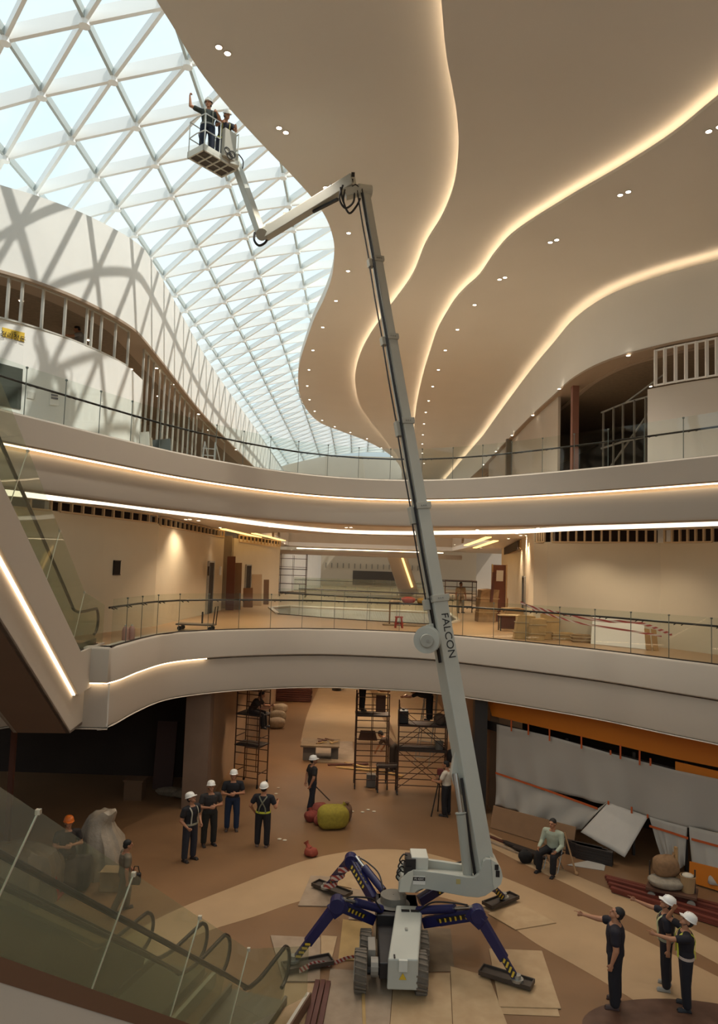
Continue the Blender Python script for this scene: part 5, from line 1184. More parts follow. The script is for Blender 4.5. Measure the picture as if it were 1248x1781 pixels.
# work bench of boards with rubble
q = gz(560,1322); t = thing('work_bench','low bench of boards on a block in the passage, littered with offcuts','bench',(q.x,q.y,0))
obj('top', MB().box((q.x-0.1,q.y+0.3,0.62),(1.6,1.3,0.06)), PLY[3], t); obj('support', MB().box((q.x-0.55,q.y+0.2,0.29),(0.5,0.6,0.58)), mat('grey toolbox','5d544b',0.6), t); obj('support', MB().box((q.x+0.5,q.y+0.4,0.29),(0.3,0.6,0.58)), mat('grey toolbox','5d544b',0.6), t)
rnd = random.Random(4)
for k in range(9):
    x, y = q.x+rnd.uniform(-0.4,0.5), q.y+0.3+rnd.uniform(-0.4,0.4); a = rnd.uniform(0,3)
    tag(obj('offcut', MB().bar((x,y,0.667+k*0.004),(x+0.5*math.cos(a),y+0.3*math.sin(a),0.69+k*0.004),0.05,0.03), BAT if k%2 else PLY[2]), 'timber offcut in the litter on the low bench in the passage', 'timber', 'offcuts on the bench')
sheet([(545,1290),(612,1290),(618,1328),(540,1326)],1,'grey sheet on the passage floor behind the low bench')
for i,(a,b,c_,d_) in enumerate([(570,1330,640,1328),(585,1334,650,1340),(600,1326,700,1350)]):
    tag(obj('plank', MB().bar(gz(a,b,0.03),gz(c_,d_,0.05),0.14,0.04), PLY[2] if i else BAT), ['reddish plank lying beside the low bench','pale plank lying under the middle scaffold','long pale plank running from the bench to the trestle'][i], 'timber')
rnd = random.Random(9)
for i,(a,b) in enumerate([(484,1371),(480,1381),(612,1412),(640,1409),(650,1412),(630,1413),(486,1460),(495,1462)]):
    tag(obj('debris', MB().ell(gz(a,b)+V((0,0,0.015)),(0.07,0.05,0.02),None,8,5), mat('pale debris','c9bda6',0.8)), 'small pale scrap of debris lying on the open hall floor', 'debris', 'debris on the hall floor')
# left: dark shop and its front
def board(name, label, cat, a, b, c, d, th, m, group=None): return tag(obj(name, MB().plate([a,b,c,d], th), m), label, cat, group)
q = gz(318,1383); tag(obj('plank', MB().bar(q+V((0,0.0,0.03)), q+V((0.25,0.5,2.1)), 0.28, 0.05, (0,1,0)), mat('dark plank','4b382b',0.8)), 'tall dark plank leaning in the dark shop on the left', 'timber')
q = gz(229,1393); t = thing('crate','brown crate standing in the dark shop','box',q); obj('crate_body', MB().box(q+V((0,0.3,0.3)),(0.6,0.5,0.6)), mat('brown crate','6e523a',0.8), t); obj('lid', MB().box(q+V((0,0.3,0.63)),(0.68,0.58,0.05)), mat('brown crate','6e523a',0.8), t)
q = gz(278,1378); tag(obj('door_panel', MB().bar(q+V((0,0.3,0.02)), q+V((0,0.6,2.3)), 0.7, 0.06, (0,1,0)), mat('dark red door','43281f',0.7)), 'dark red door panel leaning in the shadowed shop', 'door')
q = gz(372,1392); tag(obj('dark_panel', MB().bar(q+V((-0.55,0.0,0.02)), q+V((-0.55,0.12,2.0)), 0.75, 0.05, (0,1,0)), mat('blackish panel','1d1b20',0.6)), 'blackish panel leaning against the plaster column', 'board')
for i,(a,b,rx) in enumerate([(300,1384,0.5),(318,1387,0.35),(336,1386,0.32)]):
    lump('rubble_bag','pale crumpled sheet bundle at the shop edge, %s' % ['left one','middle one','right one'][i],'bag',gz(a,b),(rx,0.2,0.14),'8a7a66','crumpled bundles',30+i,0.3)
DPL = mat('dusty plastic','9c8d79',0.45,var=0.2,scale=5,bump=0.5,bscale=18)
def shroud(label, c, prof, folds, seed, m, sq=1.0):
    rnd = random.Random(seed); nu = 48; vs = []; fs = []; ph = [rnd.uniform(0,6.28) for _ in range(4)]; n = len(prof)
    for i,(r,z,ox,oy) in enumerate(prof):
        f = 1-i/(n-1)
        for k in range(nu):
            a = 2*math.pi*k/nu; w_ = 1+0.10*f*math.sin(folds*a+ph[0]+0.6*i)+0.07*math.sin(3*a+ph[1]+i)+0.05*f*math.sin((folds*2+3)*a+ph[2])+rnd.uniform(-0.015,0.015)
            vs.append(V(c)+V((ox+r*w_*math.cos(a), oy+r*w_*math.sin(a)*sq, z+0.04*math.sin(5*a+ph[3])*(1 if 0 < i < n-1 else 0))))
    for i in range(n-1):
        for k in range(nu): fs.append((i*nu+k,i*nu+(k+1)%nu,(i+1)*nu+(k+1)%nu,(i+1)*nu+k))
    fs.append(tuple((n-1)*nu+k for k in range(nu)))
    return tag(obj('plastic_covered_pile', MB().add(vs, fs), m, None, smooth=True), label, 'covered pile')
shroud('pale plastic covered pile with a hooded top on the left behind the barrier', gz(176,1520), [(0.66,0.0,0,0),(0.62,0.4,0,0),(0.55,0.85,-0.05,0),(0.42,1.1,-0.12,0),(0.34,1.3,-0.12,0),(0.33,1.42,-0.06,0),(0.26,1.55,0.05,0),(0.08,1.6,0.1,0)], 7, 3, DPL, 0.8)
shroud('broad plastic covered heap at the far left edge behind the glass', gz(30,1560), [(1.0,0.0,0,0),(0.98,0.4,0,0),(0.9,0.8,0,0),(0.75,1.05,0,0),(0.45,1.2,-0.1,0),(0.1,1.24,-0.1,0)], 9, 5, mat('brown plastic','75634f',0.5,var=0.25,scale=5,bump=0.5,bscale=18), 0.7)
lump('sack','dark bag on the floor between the cones','bag',gz(135,1545),(0.35,0.4,0.4),'3a2c24',None,44)
t = thing('carton','open brown carton beside the walking man','box',gz(190,1552)); obj('box', MB().box(gz(190,1552)+V((0,0.2,0.24)),(0.5,0.4,0.46)), mat('carton board','8d7251',0.8), t); obj('flap', MB().plate([gz(190,1552)+V((-0.25,0.0,0.47)),gz(190,1552)+V((0.25,0,0.47)),gz(190,1552)+V((0.25,-0.2,0.55)),gz(190,1552)+V((-0.25,-0.2,0.55))],0.01), mat('carton board pale','a58a64',0.8), t)
def cone(label, q):
    t = thing('traffic_cone', label, 'traffic cone', q, 'traffic cones'); rd = mat('cone red','a52a18',0.5)
    obj('base', MB().box(q+V((0,0,0.02)),(0.38,0.38,0.04)), rd, t); obj('cone', MB().lathe([(0.15,0.04),(0.03,0.68),(0.01,0.69)],q,16), rd, t)
    for z, r_ in ((0.3,0.115),(0.5,0.072)): obj('reflective_band', MB().lathe([(r_,z-0.05),(r_-0.018,z+0.05)],q,16), mat('reflective white','efece4',0.3), t)
cA_, cB_ = gz(92,1560), gz(199,1510)
cone('red traffic cone with white bands on the left behind the escalator glass', cA_); cone('red traffic cone beside the head of the walking man', cB_)
def bars(label, a, b, n=10, sag=0.15):
    t = thing('barrier_rope', label, 'barrier', a); c = [a.lerp(b,k/n)-V((0,0,sag*4*(k/n)*(1-k/n))) for k in range(n+1)]
    for k in range(n): obj('bar_segment', MB().bar(c[k], c[k+1], 0.04, 0.04), YEL if k%2 else LDK, t)
bars('yellow and black barrier strung between the two traffic cones', cA_+V((0,0,0.62)), cB_+V((0,0,0.66)), 11)
bars('yellow and black barrier running from the left cone out of the picture', cA_+V((0,0,0.62)), gz(-20,1552)+V((0,0,0.62)), 7)
# tripod of the surveyor
q = gz(764,1420); t = thing('tripod','black tripod with instrument in front of the surveyor','tripod',q); top = q+V((0,0.1,1.3))
for dx, dy in ((-0.28,-0.15),(0.25,-0.2),(0.0,0.4)): obj('leg', MB().cyl(q+V((dx,dy+0.1,0)), top, 0.022, 8), LDK, t)
obj('instrument', MB().box(top+V((0,0,0.1)),(0.2,0.16,0.2)), mat('red instrument','5f1f1a',0.5), t, bevel=0.02)
# ---------------------------------------------------------------- shop front on the right
PLA = glassy('dusty plastic film', 'cfc8bd', 0.05, 0.35, 0.92, 'd9d1c5')
def drape(name, label, top, bot, m, nu=28, nv=12, amp=0.05, freq=9.0, seed=0, th=0.006, cat='sheet', group=None, mid=0.0):
    rnd = random.Random(seed); ph = [rnd.uniform(0,6.28) for _ in range(5)]; nn = V((-0.69,-0.72,0))
    T = resamp(top, nu); B = resamp(bot, nu); vs = []; fs = []
    for j in range(nv+1):
        f = j/nv
        for i in range(nu+1):
            u = i/nu; w_ = amp*f*(0.6*math.sin(freq*u+ph[0]+2*f)+0.4*math.sin(freq*2.3*u+ph[1]-3*f))+mid*math.sin(math.pi*f)
            vs.append(T[i].lerp(B[i],f)+nn*w_)
    for j in range(nv):
        for i in range(nu): o_ = j*(nu+1)+i; fs.append((o_,o_+1,o_+nu+2,o_+nu+1))
    o = obj(name, MB().add(vs, fs), m, None, smooth=True); s = o.modifiers.new('thickness','SOLIDIFY'); s.thickness = th
    return tag(o, label, cat, group)
def resamp(pts, n):
    pts = [V(p) for p in pts]; L = [0]
    for a,b in zip(pts[:-1],pts[1:]): L.append(L[-1]+(b-a).length)
    out = []
    for k in range(n+1):
        s = L[-1]*k/n; i = 0
        while i < len(L)-2 and L[i+1] < s: i += 1
        out.append(pts[i].lerp(pts[i+1], min(max((s-L[i])/max(L[i+1]-L[i],1e-6),0),1)))
    return out
zz = lambda a, b, off=0.0: onshop(780+a/2.667, 1180+b/2.667, off)
GS = 'plastic sheets over the right shop front'
drape('plastic_sheet','large upper plastic sheet hung under the orange fascia of the right shop',[zz(222,212,.12),zz(480,270,.12),zz(760,350,.12),zz(1050,425,.12),zz(1290,475,.12)],[zz(222,450,.14),zz(460,520,.14),zz(735,585,.14),zz(925,645,.14),zz(1110,690,.14),zz(1290,725,.14)],PLA,60,18,0.09,22,1,0.006,'sheet',GS)
drape('plastic_sheet','billowing lower plastic sheet above the long brown board on the right',[zz(218,440,.18),zz(450,520,.18),zz(690,605,.18),zz(738,572,.18)],[zz(222,585,.3),zz(330,625,.35),zz(470,670,.4),zz(575,705,.4),zz(610,705,.4)],PLA,40,16,0.14,15,2,0.006,'sheet',GS)
drape('plastic_sheet','gathered plastic drape hanging by the cart on the right',[zz(928,640,.2),zz(1010,665,.2),zz(1106,690,.2)],[zz(1000,868,.35),zz(1030,875,.4),zz(1075,880,.4),zz(1092,870,.4)],PLA,22,12,0.10,14,3,0.006,'sheet',GS)
drape('plastic_sheet','plastic drape at the right edge of the photo beyond the cart',[zz(1113,685,.2),zz(1200,705,.2),zz(1310,730,.2)],[zz(1130,915,.5),zz(1180,935,.6),zz(1250,965,.7),zz(1320,985,.7)],PLA,22,12,0.08,9,4,0.006,'sheet',GS)
drape('tarpaulin_flap','stiff white flap propped outwards like an awning on the right shop front',[zz(738,575,.16),zz(925,640,.16)],[zz(612,712,.8),zz(815,830,.9)],mat('white tarpaulin','bdb4a8',0.7,var=0.06,scale=4),16,10,0.02,6,5,0.012,'sheet')
ORS = mat('orange strap','b4501e',0.6)
def strap(label, pts, w=0.06):
    mb = MB()
    for a,b in zip(pts[:-1],pts[1:]): mb.bar(a,b,w,0.012,(0.69,0.72,0))
    tag(obj('orange_strap', mb, ORS), label, 'strap', 'orange straps on the plastic')
strap('long orange strap across the plastic left of the white flap',[zz(217,438,.24),zz(450,517,.24),zz(690,604,.24)])
strap('orange strap across the gathered drape by the cart',[zz(930,684,.30),zz(1030,715,.32),zz(1110,742,.30)])
strap('orange strap across the drape at the right edge of the photo',[zz(1125,745,.36),zz(1200,765,.38),zz(1310,795,.4)])
for i,(a,b,c_) in enumerate([(290,190,245),(369,210,262),(467,235,290),(615,268,326),(750,333,355),(796,308,374),(885,335,402),(935,370,405),(848,595,648),(922,630,648),(740,568,585)]):
    strap('short orange tie on the plastic of the right shop, %s from the left end' % ORD[sorted([290,369,467,615,750,796,885,935,848,922,740]).index(a)],[zz(a,b,.2),zz(a,c_,.2)],0.05)
dk = MB(); dk.plate([sfp(0.0,2.98,0.02),sfp(1.25,2.56,0.02),sfp(1.25,2.2,0.02),sfp(0.0,2.7,0.02)],0.06,(0.7,0.7,0))
struct('trim_17', dk, mat('dark glazing band','231d1a',0.4))
for i, tt in enumerate((0.36,0.62,0.8,0.98)): struct('trim_%d' % (18+i), MB().bar(sfp(tt,0,-0.1),sfp(tt,2.9,-0.1),0.07,0.07), mat('dark mullion','2a2420',0.5))
struct('trim_22', MB().plate([zz(1050,385,.05),zz(1290,440,.05),zz(1290,500,.05),zz(1050,430,.05)],0.03,(0.7,0.7,0)), OR)
struct('trim_23', MB().plate([zz(1045,425,-.02),zz(1095,440,-.02),zz(1095,650,-.02),zz(1045,640,-.02)],0.03,(0.7,0.7,0)), mat('pinkish post','b98c70',0.7))
# boards and stuff in front of the shop
pa, pb = zz(190,672,.55), zz(585,770,.5); pa.z = 0.02; pb.z = 0.02
pa = gz(852,1440); pb = gz(996,1484)
tag(obj('long_board', MB().plate([V((pa.x,pa.y,0.02)),V((pb.x,pb.y,0.02)),V((pb.x,pb.y,0.02))+V((0.12,0.15,0.66)),V((pa.x,pa.y,0.02))+V((0.12,0.15,0.62))],0.03,(0.6,0.6,0)), mat('brown board','8a6747',0.75,var=0.12,scale=3)), 'long brown board standing along the foot of the plastic sheet', 'board')
for i in range(6):
    a = gz(872+i*4,1462+i*2.2,0.03+0.05*(i%3)); b = gz(934+i*3,1483+i*2,0.03+0.05*(i%3)); tag(obj('metal_profile', MB().bar(a,b,0.10,0.05), mat('dark profile','332c29',0.5,0.3)), 'dark metal profile in the loose pile left of the sitting man', 'metal profile', 'dark profiles by the long board')
for i,(a,b) in enumerate([((850,1454),(938,1490)),((848,1462),(925,1493))]): tag(obj('plank', MB().bar(gz(*a,0.03),gz(*b,0.03),0.1,0.05), PLY[1] if i else BAT), ['brown timber lying before the long board','pale timber lying before the long board'][i], 'timber')
for k in range(5):
    for j in range(3):
        q = gz(1020+j*9,1497+j*4,0)+V((0,0.25,0.04+k*0.075)); tag(obj('metal_profile', MB().box(q,(1.0,0.16,0.07),rotz(-0.55)), mat('dark profile','332c29',0.5,0.3)), 'dark profile, %s layer of the stack right of the sitting man, %s row' % (['bottom','second','third','fourth','top'][k],['left','middle','right'][j]), 'metal profile', 'dark profiles stacked under the flap')
tag(obj('floor_sheet', MB().prism([tuple(gz(a,b)[:2]) for a,b in ((985,1505),(1050,1515),(1052,1506),(1030,1496))],0.004,0.016), mat('white floor sheet','a9a297',0.7)), 'pale plastic sheet spread on the floor right of the sitting man', 'sheet')
# folding chair under the man
def chair(label, c, rz):
    t = thing('folding_chair', label, 'chair', (0,0,0)); dm = mat('dark chair','241d1b',0.5)
    obj('seat', MB().box((0,0,0.43),(0.42,0.40,0.03)), dm, t, bevel=0.01); obj('backrest', MB().box((0,-0.24,0.72),(0.42,0.03,0.26)), dm, t, bevel=0.01)
    for s in (-1,1):
        obj('leg', MB().cyl((s*0.2,0.2,0),(s*0.2,-0.26,0.86),0.013,8), STEEL, t); obj('leg', MB().cyl((s*0.18,-0.2,0),(s*0.18,0.17,0.42),0.013,8), STEEL, t)
    t.location = c; t.rotation_euler = (0,0,R(rz)); return t
hd_ = V((math.cos(R(-130)),math.sin(R(-130)),0))
chair('dark folding chair under the sitting man in the pale green shirt', seat_at-hd_*0.02, -130-90)
q = gz(1002,1522); tag(obj('prop_stick', MB().cyl(q+V((0,0,0.0)), q+V((-0.25,0.3,1.0)), 0.025, 8).ell(q+V((0,0,0.05)),(0.05,0.05,0.05)), mat('pale stick','a5815a',0.7)), 'pale wooden stick leaning beside the folding chair', 'stick')
lump('bag','round black bag on the floor, left one beside the sitting man','bag',gz(913,1500),(0.19,0.15,0.17),'17130f','black bags',51,0.22)
lump('bag','small black bag next to the shoe of the sitting man','bag',gz(935,1506),(0.12,0.12,0.17),'17130f','black bags',52,0.22)
# red lumber and cart at the right edge
for i in range(7):
    a = gz(1052+i*2,1524+i*4.0,0.05+0.06*(i%2)); b = gz(1262+i*4,1578+i*7,0.05+0.06*(i%2)); tag(obj('timber_batten', MB().bar(a,b,0.12,0.06), mat('red lumber','6e2f1f',0.6,var=0.2,scale=4)), 'long red timber, %s from the shop in the row under the cart' % ORD[i], 'timber', 'long red timbers at the right edge')
tag(obj('long_board', MB().plate([gz(1200,1540)+V((0,0.1,0.05)),gz(1330,1580)+V((0,0.1,0.05)),gz(1330,1580)+V((0.05,0.15,0.62)),gz(1200,1540)+V((0.05,0.15,0.55))],0.04,(0.6,0.6,0)), OR), 'orange board standing behind the long red timbers at the right edge', 'board')
q = gz(1168,1566); t = thing('hand_cart','low flat cart carrying sacks on the right','cart',(q.x,q.y,0))
dv = rotz(-0.5); obj('platform', MB().box(q+V((0,0,0.27)),(1.15,0.65,0.06),dv), mat('cart wood','5b3a28',0.7), t)
for sx_ in (-0.45,0.45):
    for sy in (-0.26,0.26): w_ = q+dv @ V((sx_,sy,0.1)); obj('wheel', MB().cyl(w_-dv @ V((0,0.03,0)),w_+dv @ V((0,0.03,0)),0.1,14), mat('pale wheel','9a8f82',0.6), t)
for sx_ in (-0.52,0.52): obj('handle_post', MB().cyl(q+dv @ V((sx_,0.0,0.28)), q+dv @ V((sx_,0.0,0.85)), 0.02, 8), DKSTEEL, t)
lump('sack','plump tan sack leaning on the cart, upper one','sack',q+dv @ V((-0.15,0.1,0.52)),(0.32,0.26,0.26),'8f6c4a','sacks on the cart',61,0.15,0.3,(0.2,0,0.5))
lump('sack','whitish sack lying flat on the cart, lower one','sack',q+dv @ V((-0.15,-0.05,0.30)),(0.42,0.28,0.13),'9c8f7c','sacks on the cart',62,0.15,-0.4)
qb = q+dv @ V((0.36,0.0,0.30)); t = thing('bucket','tan plastic bucket standing on the cart','bucket',qb); obj('pail', MB().lathe([(0.01,0),(0.15,0),(0.18,0.36),(0.19,0.38),(0.165,0.38),(0.14,0.03)],qb,18), mat('tan pail','a5835a',0.6), t); obj('rag', MB().ell(qb+V((0,0,0.38)),(0.14,0.13,0.06)), mat('pale rag','c9bba5',0.9), t)
q = gz(1184,1572); tag(obj('wooden_post', MB().bar(q+V((0,0.25,0.0)),q+V((0,0.3,1.25)),0.09,0.06), mat('pale timber','a98557',0.7)), 'upright pale timber post beside the bucket on the right', 'timber')

hq = at_y(236,1528,man9.location.y-0.15)
t = thing('hand_bag','dark bag hanging at the hand of the man in the olive shirt','bag',hq)
obj('bag_body', MB().box(hq,(0.22,0.12,0.26)), mat('black bag','17130f',0.6), t, bevel=0.03); obj('strap', MB().tube([hq+V((-0.08,0,0.12)),hq+V((-0.04,0,0.27)),hq+V((0.04,0,0.27)),hq+V((0.08,0,0.12))],0.012,6), LDK, t)
# ================================================================== PROPS: middle level
def z2(a, b, z=0.0): return at_z(a, b, Z2+z)
CB = mat('cardboard','b3905d',0.85,var=0.2,scale=5)
CBD = mat('brown wrapped bundle','967650',0.85,var=0.25,scale=5)
def bundle(label, q, w, d, h, lean=(0,0), rz=0.0, m=None, name='cardboard_bundle', cat='cardboard', group='wrapped bundles on the middle level', straps=True):
    t = thing(name, label, cat, q, group); M = rotz(rz); rnd = random.Random(int(q.x*100)); n = 5
    vs = []; fs = []
    for j in range(n+1):
        f = j/n
        for sx_, sy in ((-1,-1),(0,-1.08),(1,-1),(1,1),(0,1.05),(-1,1)):
            vs.append(q+M @ V((sx_*w/2*(1+rnd.uniform(-.05,.05))+lean[0]*f, sy*d/2*(1+rnd.uniform(-.06,.06))+lean[1]*f, h*f*(1+rnd.uniform(-.03,.03)))))
    for j in range(n):
        for k in range(6): fs.append((j*6+k,j*6+(k+1)%6,(j+1)*6+(k+1)%6,(j+1)*6+k))
    fs += [(5,4,3,2,1,0), tuple(n*6+k for k in range(6))]
    obj('pack', MB().add(vs, fs), m or CB, t, bevel=0.01)
    if straps:
        for f in (0.3,0.72):
            c = [q+M @ V((sx_*w/2*1.07+lean[0]*f,sy*d/2*1.12+lean[1]*f,h*f)) for sx_,sy in ((-1,-1),(1,-1),(1,1),(-1,1),(-1,-1))]; mb = MB()
            for a,b in zip(c[:-1],c[1:]): mb.bar(a,b,0.012,0.03)
            obj('strap', mb, mat('pale packing strap','b9a179',0.7), t)
    return t
bundle('tall sloping wrapped bundle near the far scaffold on the right side of the middle level', z2(843,1081), 0.85,0.6,1.45,(0.25,0.35),0.1,CBD)
bundle('dark wrapped bundle right of the tall sloping one', z2(866,1080), 0.7,0.5,1.05,(0.1,0.3),-0.1,CBD)
bundle('rounded brown bundle behind the small table', z2(888,1094), 0.8,0.5,0.85,(0.1,0.1),0.2,CBD)
bundle('cardboard bundle leaning left of the pair in front of the door', z2(908,1111), 0.62,0.35,0.78,(0.15,0.15),0.0)
bundle('cardboard bundle leaning right of the pair in front of the door', z2(931,1113), 0.5,0.35,0.72,(0.12,0.12),0.1)
bundle('upright tan cardboard bundle left of the leaning white board', z2(954,1112), 0.62,0.3,0.85,(0.12,0.25),0.0)
bundle('tall cardboard bundle standing close to the wall corner', z2(935,1092), 0.4,0.25,1.35,(0.1,0.1),0.0)
bundle('cardboard pack on top of the far stack by the wall', z2(968,1094), 0.62,0.4,1.15,(0.0,0.15),0.0)
bundle('long flat cardboard parcel on the floor, left of two', z2(977,1113), 0.7,0.35,0.26,(0,0),-0.1)
bundle('long flat cardboard parcel on the floor, right of two', z2(1010,1117), 0.6,0.35,0.26,(0,0),-0.1,CBD)
wb = [z2(1027,1120),z2(1122,1130)]
tag(obj('white_board', MB().plate([wb[0]+V((0,0,0.01)),wb[1]+V((0,0,0.01)),wb[1]+V((0.25,0.75,0.82)),wb[0]+V((0.3,0.75,0.85))],0.02,(0,1,0.2)), mat('white sheet board','cfcac0',0.7)), 'large white board leaning against the wall behind the lower railing', 'board')
for i,(a,b) in enumerate([(1128,1131),(1140,1132)]):
    q = z2(a,b); tag(obj('wood_board', MB().bar(q, q+V((0.1,0.42,0.62)), 0.16, 0.03, (0,1,0)), mat('wood board','a07a4c',0.7)), ['narrow wooden board just right of the large white board','second narrow wooden board right of the large white board'][i], 'board', 'narrow leaning boards')
q = z2(887,1098); t = thing('table','small table with pale top among the wrapped bundles','table',q)
obj('table_top', MB().box(q+V((0,0.2,0.6)),(0.85,0.5,0.04)), mat('pale table top','b59a73',0.6), t)
for sx_ in (-0.38,0.38):
    for sy in (0.0,0.4): obj('leg', MB().bar(q+V((sx_,sy,0)),q+V((sx_,sy,0.58)),0.04), DKSTEEL, t)
obj('panel', MB().box(q+V((0.05,0.38,0.32)),(0.7,0.03,0.5)), mat('dark red panel','6b3c2b',0.7), t)
q = z2(872,1083); t = thing('framed_door_panel','tall red brown framed panel with a white notice leaning on the corridor wall','door',q)
obj('panel', MB().plate([q+V((-0.35,0.5,0)),q+V((0.25,0.5,0)),q+V((0.3,0.75,2.6)),q+V((-0.3,0.75,2.6))],0.04,(0,1,0)), mat('dark red panel','6b3c2b',0.7), t)
for x in (-0.38,0.28): obj('frame', MB().bar(q+V((x,0.48,0)),q+V((x+0.05,0.73,2.62)),0.07,0.06,(0,1,0)), mat('pale table top','b59a73',0.6), t)
obj('notice', MB().plate([q+V((-0.16,0.65,1.85)),q+V((0.16,0.65,1.85)),q+V((0.18,0.69,2.35)),q+V((-0.14,0.69,2.35))],0.01,(0,-1,0)), WHITEWALL, t)
q = z2(846,1083); tag(obj('prop_stick', MB().bar(q+V((0.3,0.6,0.9)),q+V((0.42,0.75,2.25)),0.12,0.05,(0,1,0)), BAT), 'dark timber upright standing behind the tall sloping bundle', 'timber')
q = V((7.35,27.2,Z2+1.25)); t = thing('electrical_cabinet','pale metal cabinet fixed to the wall beside the dark doorway','cabinet',q)
obj('cabinet_body', MB().box((7.02,27.2,Z2+1.55),(0.12,0.75,0.95)), mat('pale cabinet metal','bdb9ae',0.4,0.3), t); obj('cabinet_door', MB().box((6.94,27.2,Z2+1.55),(0.04,0.68,0.88)), mat('pale cabinet metal b','c9c5ba',0.35,0.3), t); obj('handle', MB().box((6.9,26.95,Z2+1.5),(0.04,0.03,0.12)), LDK, t)
# small scaffolds on the middle level
sc = z2(799,1067); scaffold('small rusty scaffold on the middle level at the end of the right corridor', sc+V((0,0.5,0)), 5, 1.7, 0.9, 1.75, [1.7], 1, False, 'scaffold towers', 0.35)
sc = z2(509,1048); scaffold('slim scaffold against the bright wall far down on the left', V((-4.6,52,Z2)), 0, 1.9, 1.0, 3.1, [2.0], 2, False, 'scaffold towers', 0.6)
# red stool, low bench, heap
q = z2(693,1092); t = thing('plastic_stool','red plastic stool behind the lower railing left of the boom','stool',q); rs = mat('red plastic','8e2418',0.4)
obj('seat', MB().lathe([(0.01,0.44),(0.15,0.44),(0.165,0.42),(0.16,0.39),(0.01,0.40)],q,18), rs, t)
for a in (45,135,225,315): obj('leg', MB().bar(q+V((0.19*math.cos(R(a)),0.19*math.sin(R(a)),0)),q+V((0.13*math.cos(R(a)),0.13*math.sin(R(a)),0.41)),0.07,0.03,(math.cos(R(a)),math.sin(R(a)),0)), rs, t)
for z_ in (0.14,): obj('brace', MB().lathe([(0.165,z_),(0.18,z_),(0.18,z_+0.04),(0.165,z_+0.04)],q,18), rs, t)
q = z2(715,1089); t = thing('trestle_table','long table with things on it beside the red stool','table',q)
obj('table_top', MB().box(q+V((0.1,0.6,0.85)),(2.0,0.6,0.05)), mat('brown table','6f5235',0.6), t)
for sx_ in (-0.85,1.0): obj('leg', MB().bar(q+V((sx_,0.6,0)),q+V((sx_,0.6,0.83)),0.06), mat('brown table','6f5235',0.6), t)
tag(obj('floor_mat', MB().box(q+V((-0.2,0.1,0.02)),(1.9,0.5,0.03)), PLY[3]), 'flat board on the deck under the red stool', 'board')
lump('cloth_heap','red cloth heap on the table beside the boom','cloth',q+V((-0.1,0.6,0.88)),(0.28,0.2,0.13),'a3402e',None,71)
lump('cloth_heap','yellowish bundle on the table beside the boom','cloth',q+V((0.4,0.6,0.88)),(0.16,0.14,0.11),'a98236',None,72)
lump('cloth_heap','flat pale cloth at the left end of the table','cloth',q+V((-0.65,0.6,0.88)),(0.25,0.2,0.05),'b59a7c',None,73)
# flat trolley and water jugs
q = z2(342,1098); t = thing('platform_trolley','low flat trolley with an upright handle behind the lower railing on the left','trolley',q)
obj('platform', MB().box(q+V((-0.1,0.35,0.2)),(1.25,0.55,0.05)), mat('trolley bed','6b5c4b',0.6), t)
for sx_ in (-0.6,0.4):
    for sy in (0.12,0.58): obj('wheel', MB().cyl(q+V((sx_,sy-0.02,0.075)),q+V((sx_,sy+0.02,0.075)),0.075,12), BLACK, t)
obj('handle', MB().tube([q+V((0.5,0.12,0.2)),q+V((0.55,0.12,0.8)),q+V((0.55,0.58,0.8)),q+V((0.5,0.58,0.2))],0.018,8), DKSTEEL, t)
tag(obj('prop_stick', MB().bar(q+V((0.1,0.3,0.235)),q+V((0.1,0.3,0.62)),0.05,0.05), DKSTEEL), 'short post standing on the flat trolley', 'post')
for i,(a,b) in enumerate([(215,1118),(226,1117)]):
    q = z2(a,b)+V((0,0.1,0)); t = thing('water_jug',['pinkish water jug by the glass at the escalator top, left one','pinkish water jug by the glass at the escalator top, right one'][i],'jug',q,'pink water jugs')
    obj('jug', MB().lathe([(0.01,0),(0.085,0),(0.09,0.03),(0.09,0.33),(0.07,0.40),(0.03,0.44),(0.01,0.44)],q,16), mat('pink jug','b48274',0.4), t, smooth=True); obj('cap', MB().cyl(q+V((0,0,0.44)),q+V((0,0,0.48)),0.03,10), mat('pale cap','c4c1b2',0.42), t)
# leaning doors and boards by the left shops
for i,(a,b,w_,h_,c_,l) in enumerate([(396,1061,0.4,2.6,'6b3f2b','tall red brown door leaf leaning at the left shop opening'),(409,1060,0.35,2.3,'8b6c4e','tan door leaf beside the red brown one at the left shop opening'),(439,1053,0.55,1.7,'b79b78','pale board leaning on the left shop wall'),(456,1051,0.3,1.4,'6e5138','narrow brown board further along the left shop wall'),(424,1056,0.5,1.0,'7c5536','low brown cupboard board inside the left shop')]):
    q = z2(a,b)+V((0.1 if i < 2 else 0.22,-0.1,0)); tag(obj('leaning_board', MB().bar(q, q+V((-0.06,0.2,h_)), w_, 0.05, (0,1,0)), mat('leaf '+c_,c_,0.7)), l, 'board')
for i,(x,y,l) in enumerate([(-6.42,31.3,'small dark control box on the left wall beside the doorway'),(-6.35,33.6,'pale notice on the left wall beside the shop opening')]):
    tag(obj('wall_box', MB().box((x,y,Z2+1.9),(0.06,0.25,0.4)), DKSTEEL if i == 0 else WHITEWALL), l, 'box')
tape([at_y(905,1048,24.6),at_y(925,1056,24.4),at_y(985,1069,24.0),at_y(1050,1080,23.3),at_y(1110,1083,22.6),at_y(1168,1104,21.6)],'red and white tape strung past the cardboard bundles and the white board',0.09)
tape([at_y(925,1060,24.3),at_y(1000,1082,23.8),at_y(1080,1095,22.9),at_y(1150,1106,21.9)],'second red and white tape drooping over the large white board',0.06)
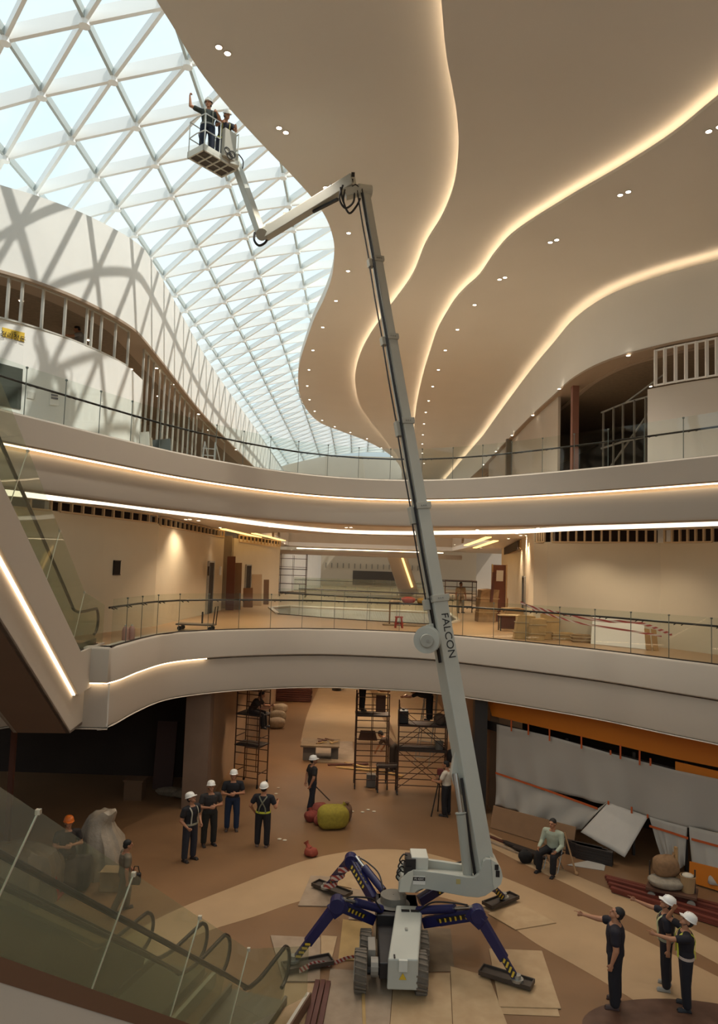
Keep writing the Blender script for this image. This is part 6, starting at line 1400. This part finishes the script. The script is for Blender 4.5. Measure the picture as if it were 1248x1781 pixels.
# ================================================================== PROPS: upper level
def onwall(px, py, off=0.02):          # front of the left white partition
    best = None; d = ray(px, py)
    for i in range(len(LP)-1):
        a, b = V(LP[i]), V(LP[i+1]); e_ = b-a; n = V((e_.y,-e_.x)).normalized(); a2 = a+n*off
        den = d.x*n.x+d.y*n.y
        if abs(den) < 1e-6: continue
        t_ = ((a2.x-CAM.x)*n.x+(a2.y-CAM.y)*n.y)/den; p = CAM+d*t_; u = (V((p.x,p.y))-a2).dot(e_)/e_.length_squared
        if -0.02 <= u <= 1.02 and t_ > 0: return p
    return CAM+d*22
def placard(name, label, cat, pix, m, th=0.015):
    t = thing(name, label, cat, onwall(*pix[0])); o = obj('panel', MB().plate([onwall(a,b) for a,b in pix], th), m, t); return t, o
t, o = placard('wall_sign','small yellow sign with dark lettering on the white left partition','sign',[(4,569),(43,579),(42,595),(5,585)],mat('yellow sign','d9b53a',0.5))
a, b = onwall(10,581,0.05), onwall(36,588,0.05); xd = (b-a).normalized(); nd_ = xd.cross(V((0,0,1))).normalized(); nd_ = nd_ if nd_.y < 0 or nd_.x > 0 else -nd_
ud = nd_.cross(xd)
Mx = Matrix((xd, ud, nd_)).transposed().to_4x4()
Mx.translation = (a+b)/2 + V((0,0,-0.03)); text_mesh('\uc815\ub9ac\uc815\ub3c8', 0.2, Mx, LDK, o)
Mx2 = Mx.copy(); Mx2.translation = (a+b)/2 + V((0,0,0.10)); text_mesh('\uc548\uc804', 0.09, Mx2, LDK, o)
t, o = placard('paper_notice','white paper notice with grey print on the white left partition','notice',[(87,676),(103,679),(102,706),(86,704)],mat('paper white','eceae4',0.7),0.006)
for k in range(3): obj('print', MB().plate([onwall(89,680+k*5,0.035),onwall(101,682+k*5,0.035),onwall(101,685+k*5,0.035),onwall(89,683+k*5,0.035)],0.004), mat('grey print','77757a',0.7), o)
t, o = placard('paper_notice','torn white paper stuck beside the dark doorway of the left partition','notice',[(48,680),(62,684),(60,695),(47,692)],mat('pale torn paper','cfccc4',0.7),0.006)
struct('door_5', MB().plate([onwall(-30,624,0.03),onwall(40,642,0.03),onwall(36,712,0.03),onwall(-30,700,0.03)],0.05), mat('dark green door','3c4139',0.5))
l0 = at_y(360,790,29.5); l0.z = 11.0; l1 = at_y(365,712,29.6)
ladder('aluminium step ladder behind the upper railing on the left', (l0.x,l0.y,11.0), (l0.x+0.1,l0.y,13.0), 0.55, 7, mat('pale aluminium','c4c6c4',0.4,0.5), V((0.55,0.5,0)))
for i,(a,w_,h_,c_,l) in enumerate([(253,0.35,1.9,'c9c6bd','white board leaning at the end of the left partition'),(261,0.25,1.8,'a99d8a','tan board leaning beside the white one at the end of the left partition'),(281,0.8,2.1,'59605f','grey green panel standing behind the stud frame on the left')]):
    p = wl(WL, a); q = V((p.x+0.35,p.y,11.0)); tag(obj('leaning_board', MB().bar(q, q+V((-0.25,0.15,h_)), w_, 0.05, (0,1,0)), mat('leaf '+c_,c_,0.7)), l, 'board')
for i,(a,w_,h_,c_,l) in enumerate([(1000,0.5,1.3,'a8835c','tan board leaning in the dark opening of the right upper shop'),(1050,0.9,1.0,'8a6a4a','brown board at the back of the dark opening of the right upper shop'),(938,0.12,1.2,'c9bda8','pale lath leaning on the white panel of the right upper level')]):
    p = wl(WR, a); q = V((p.x-0.15,p.y-0.35,11.0)); tag(obj('leaning_board', MB().bar(q, q+V((0.2,0.15,h_)), w_, 0.05, (0,1,0)), mat('leaf '+c_,c_,0.7)), l, 'board')
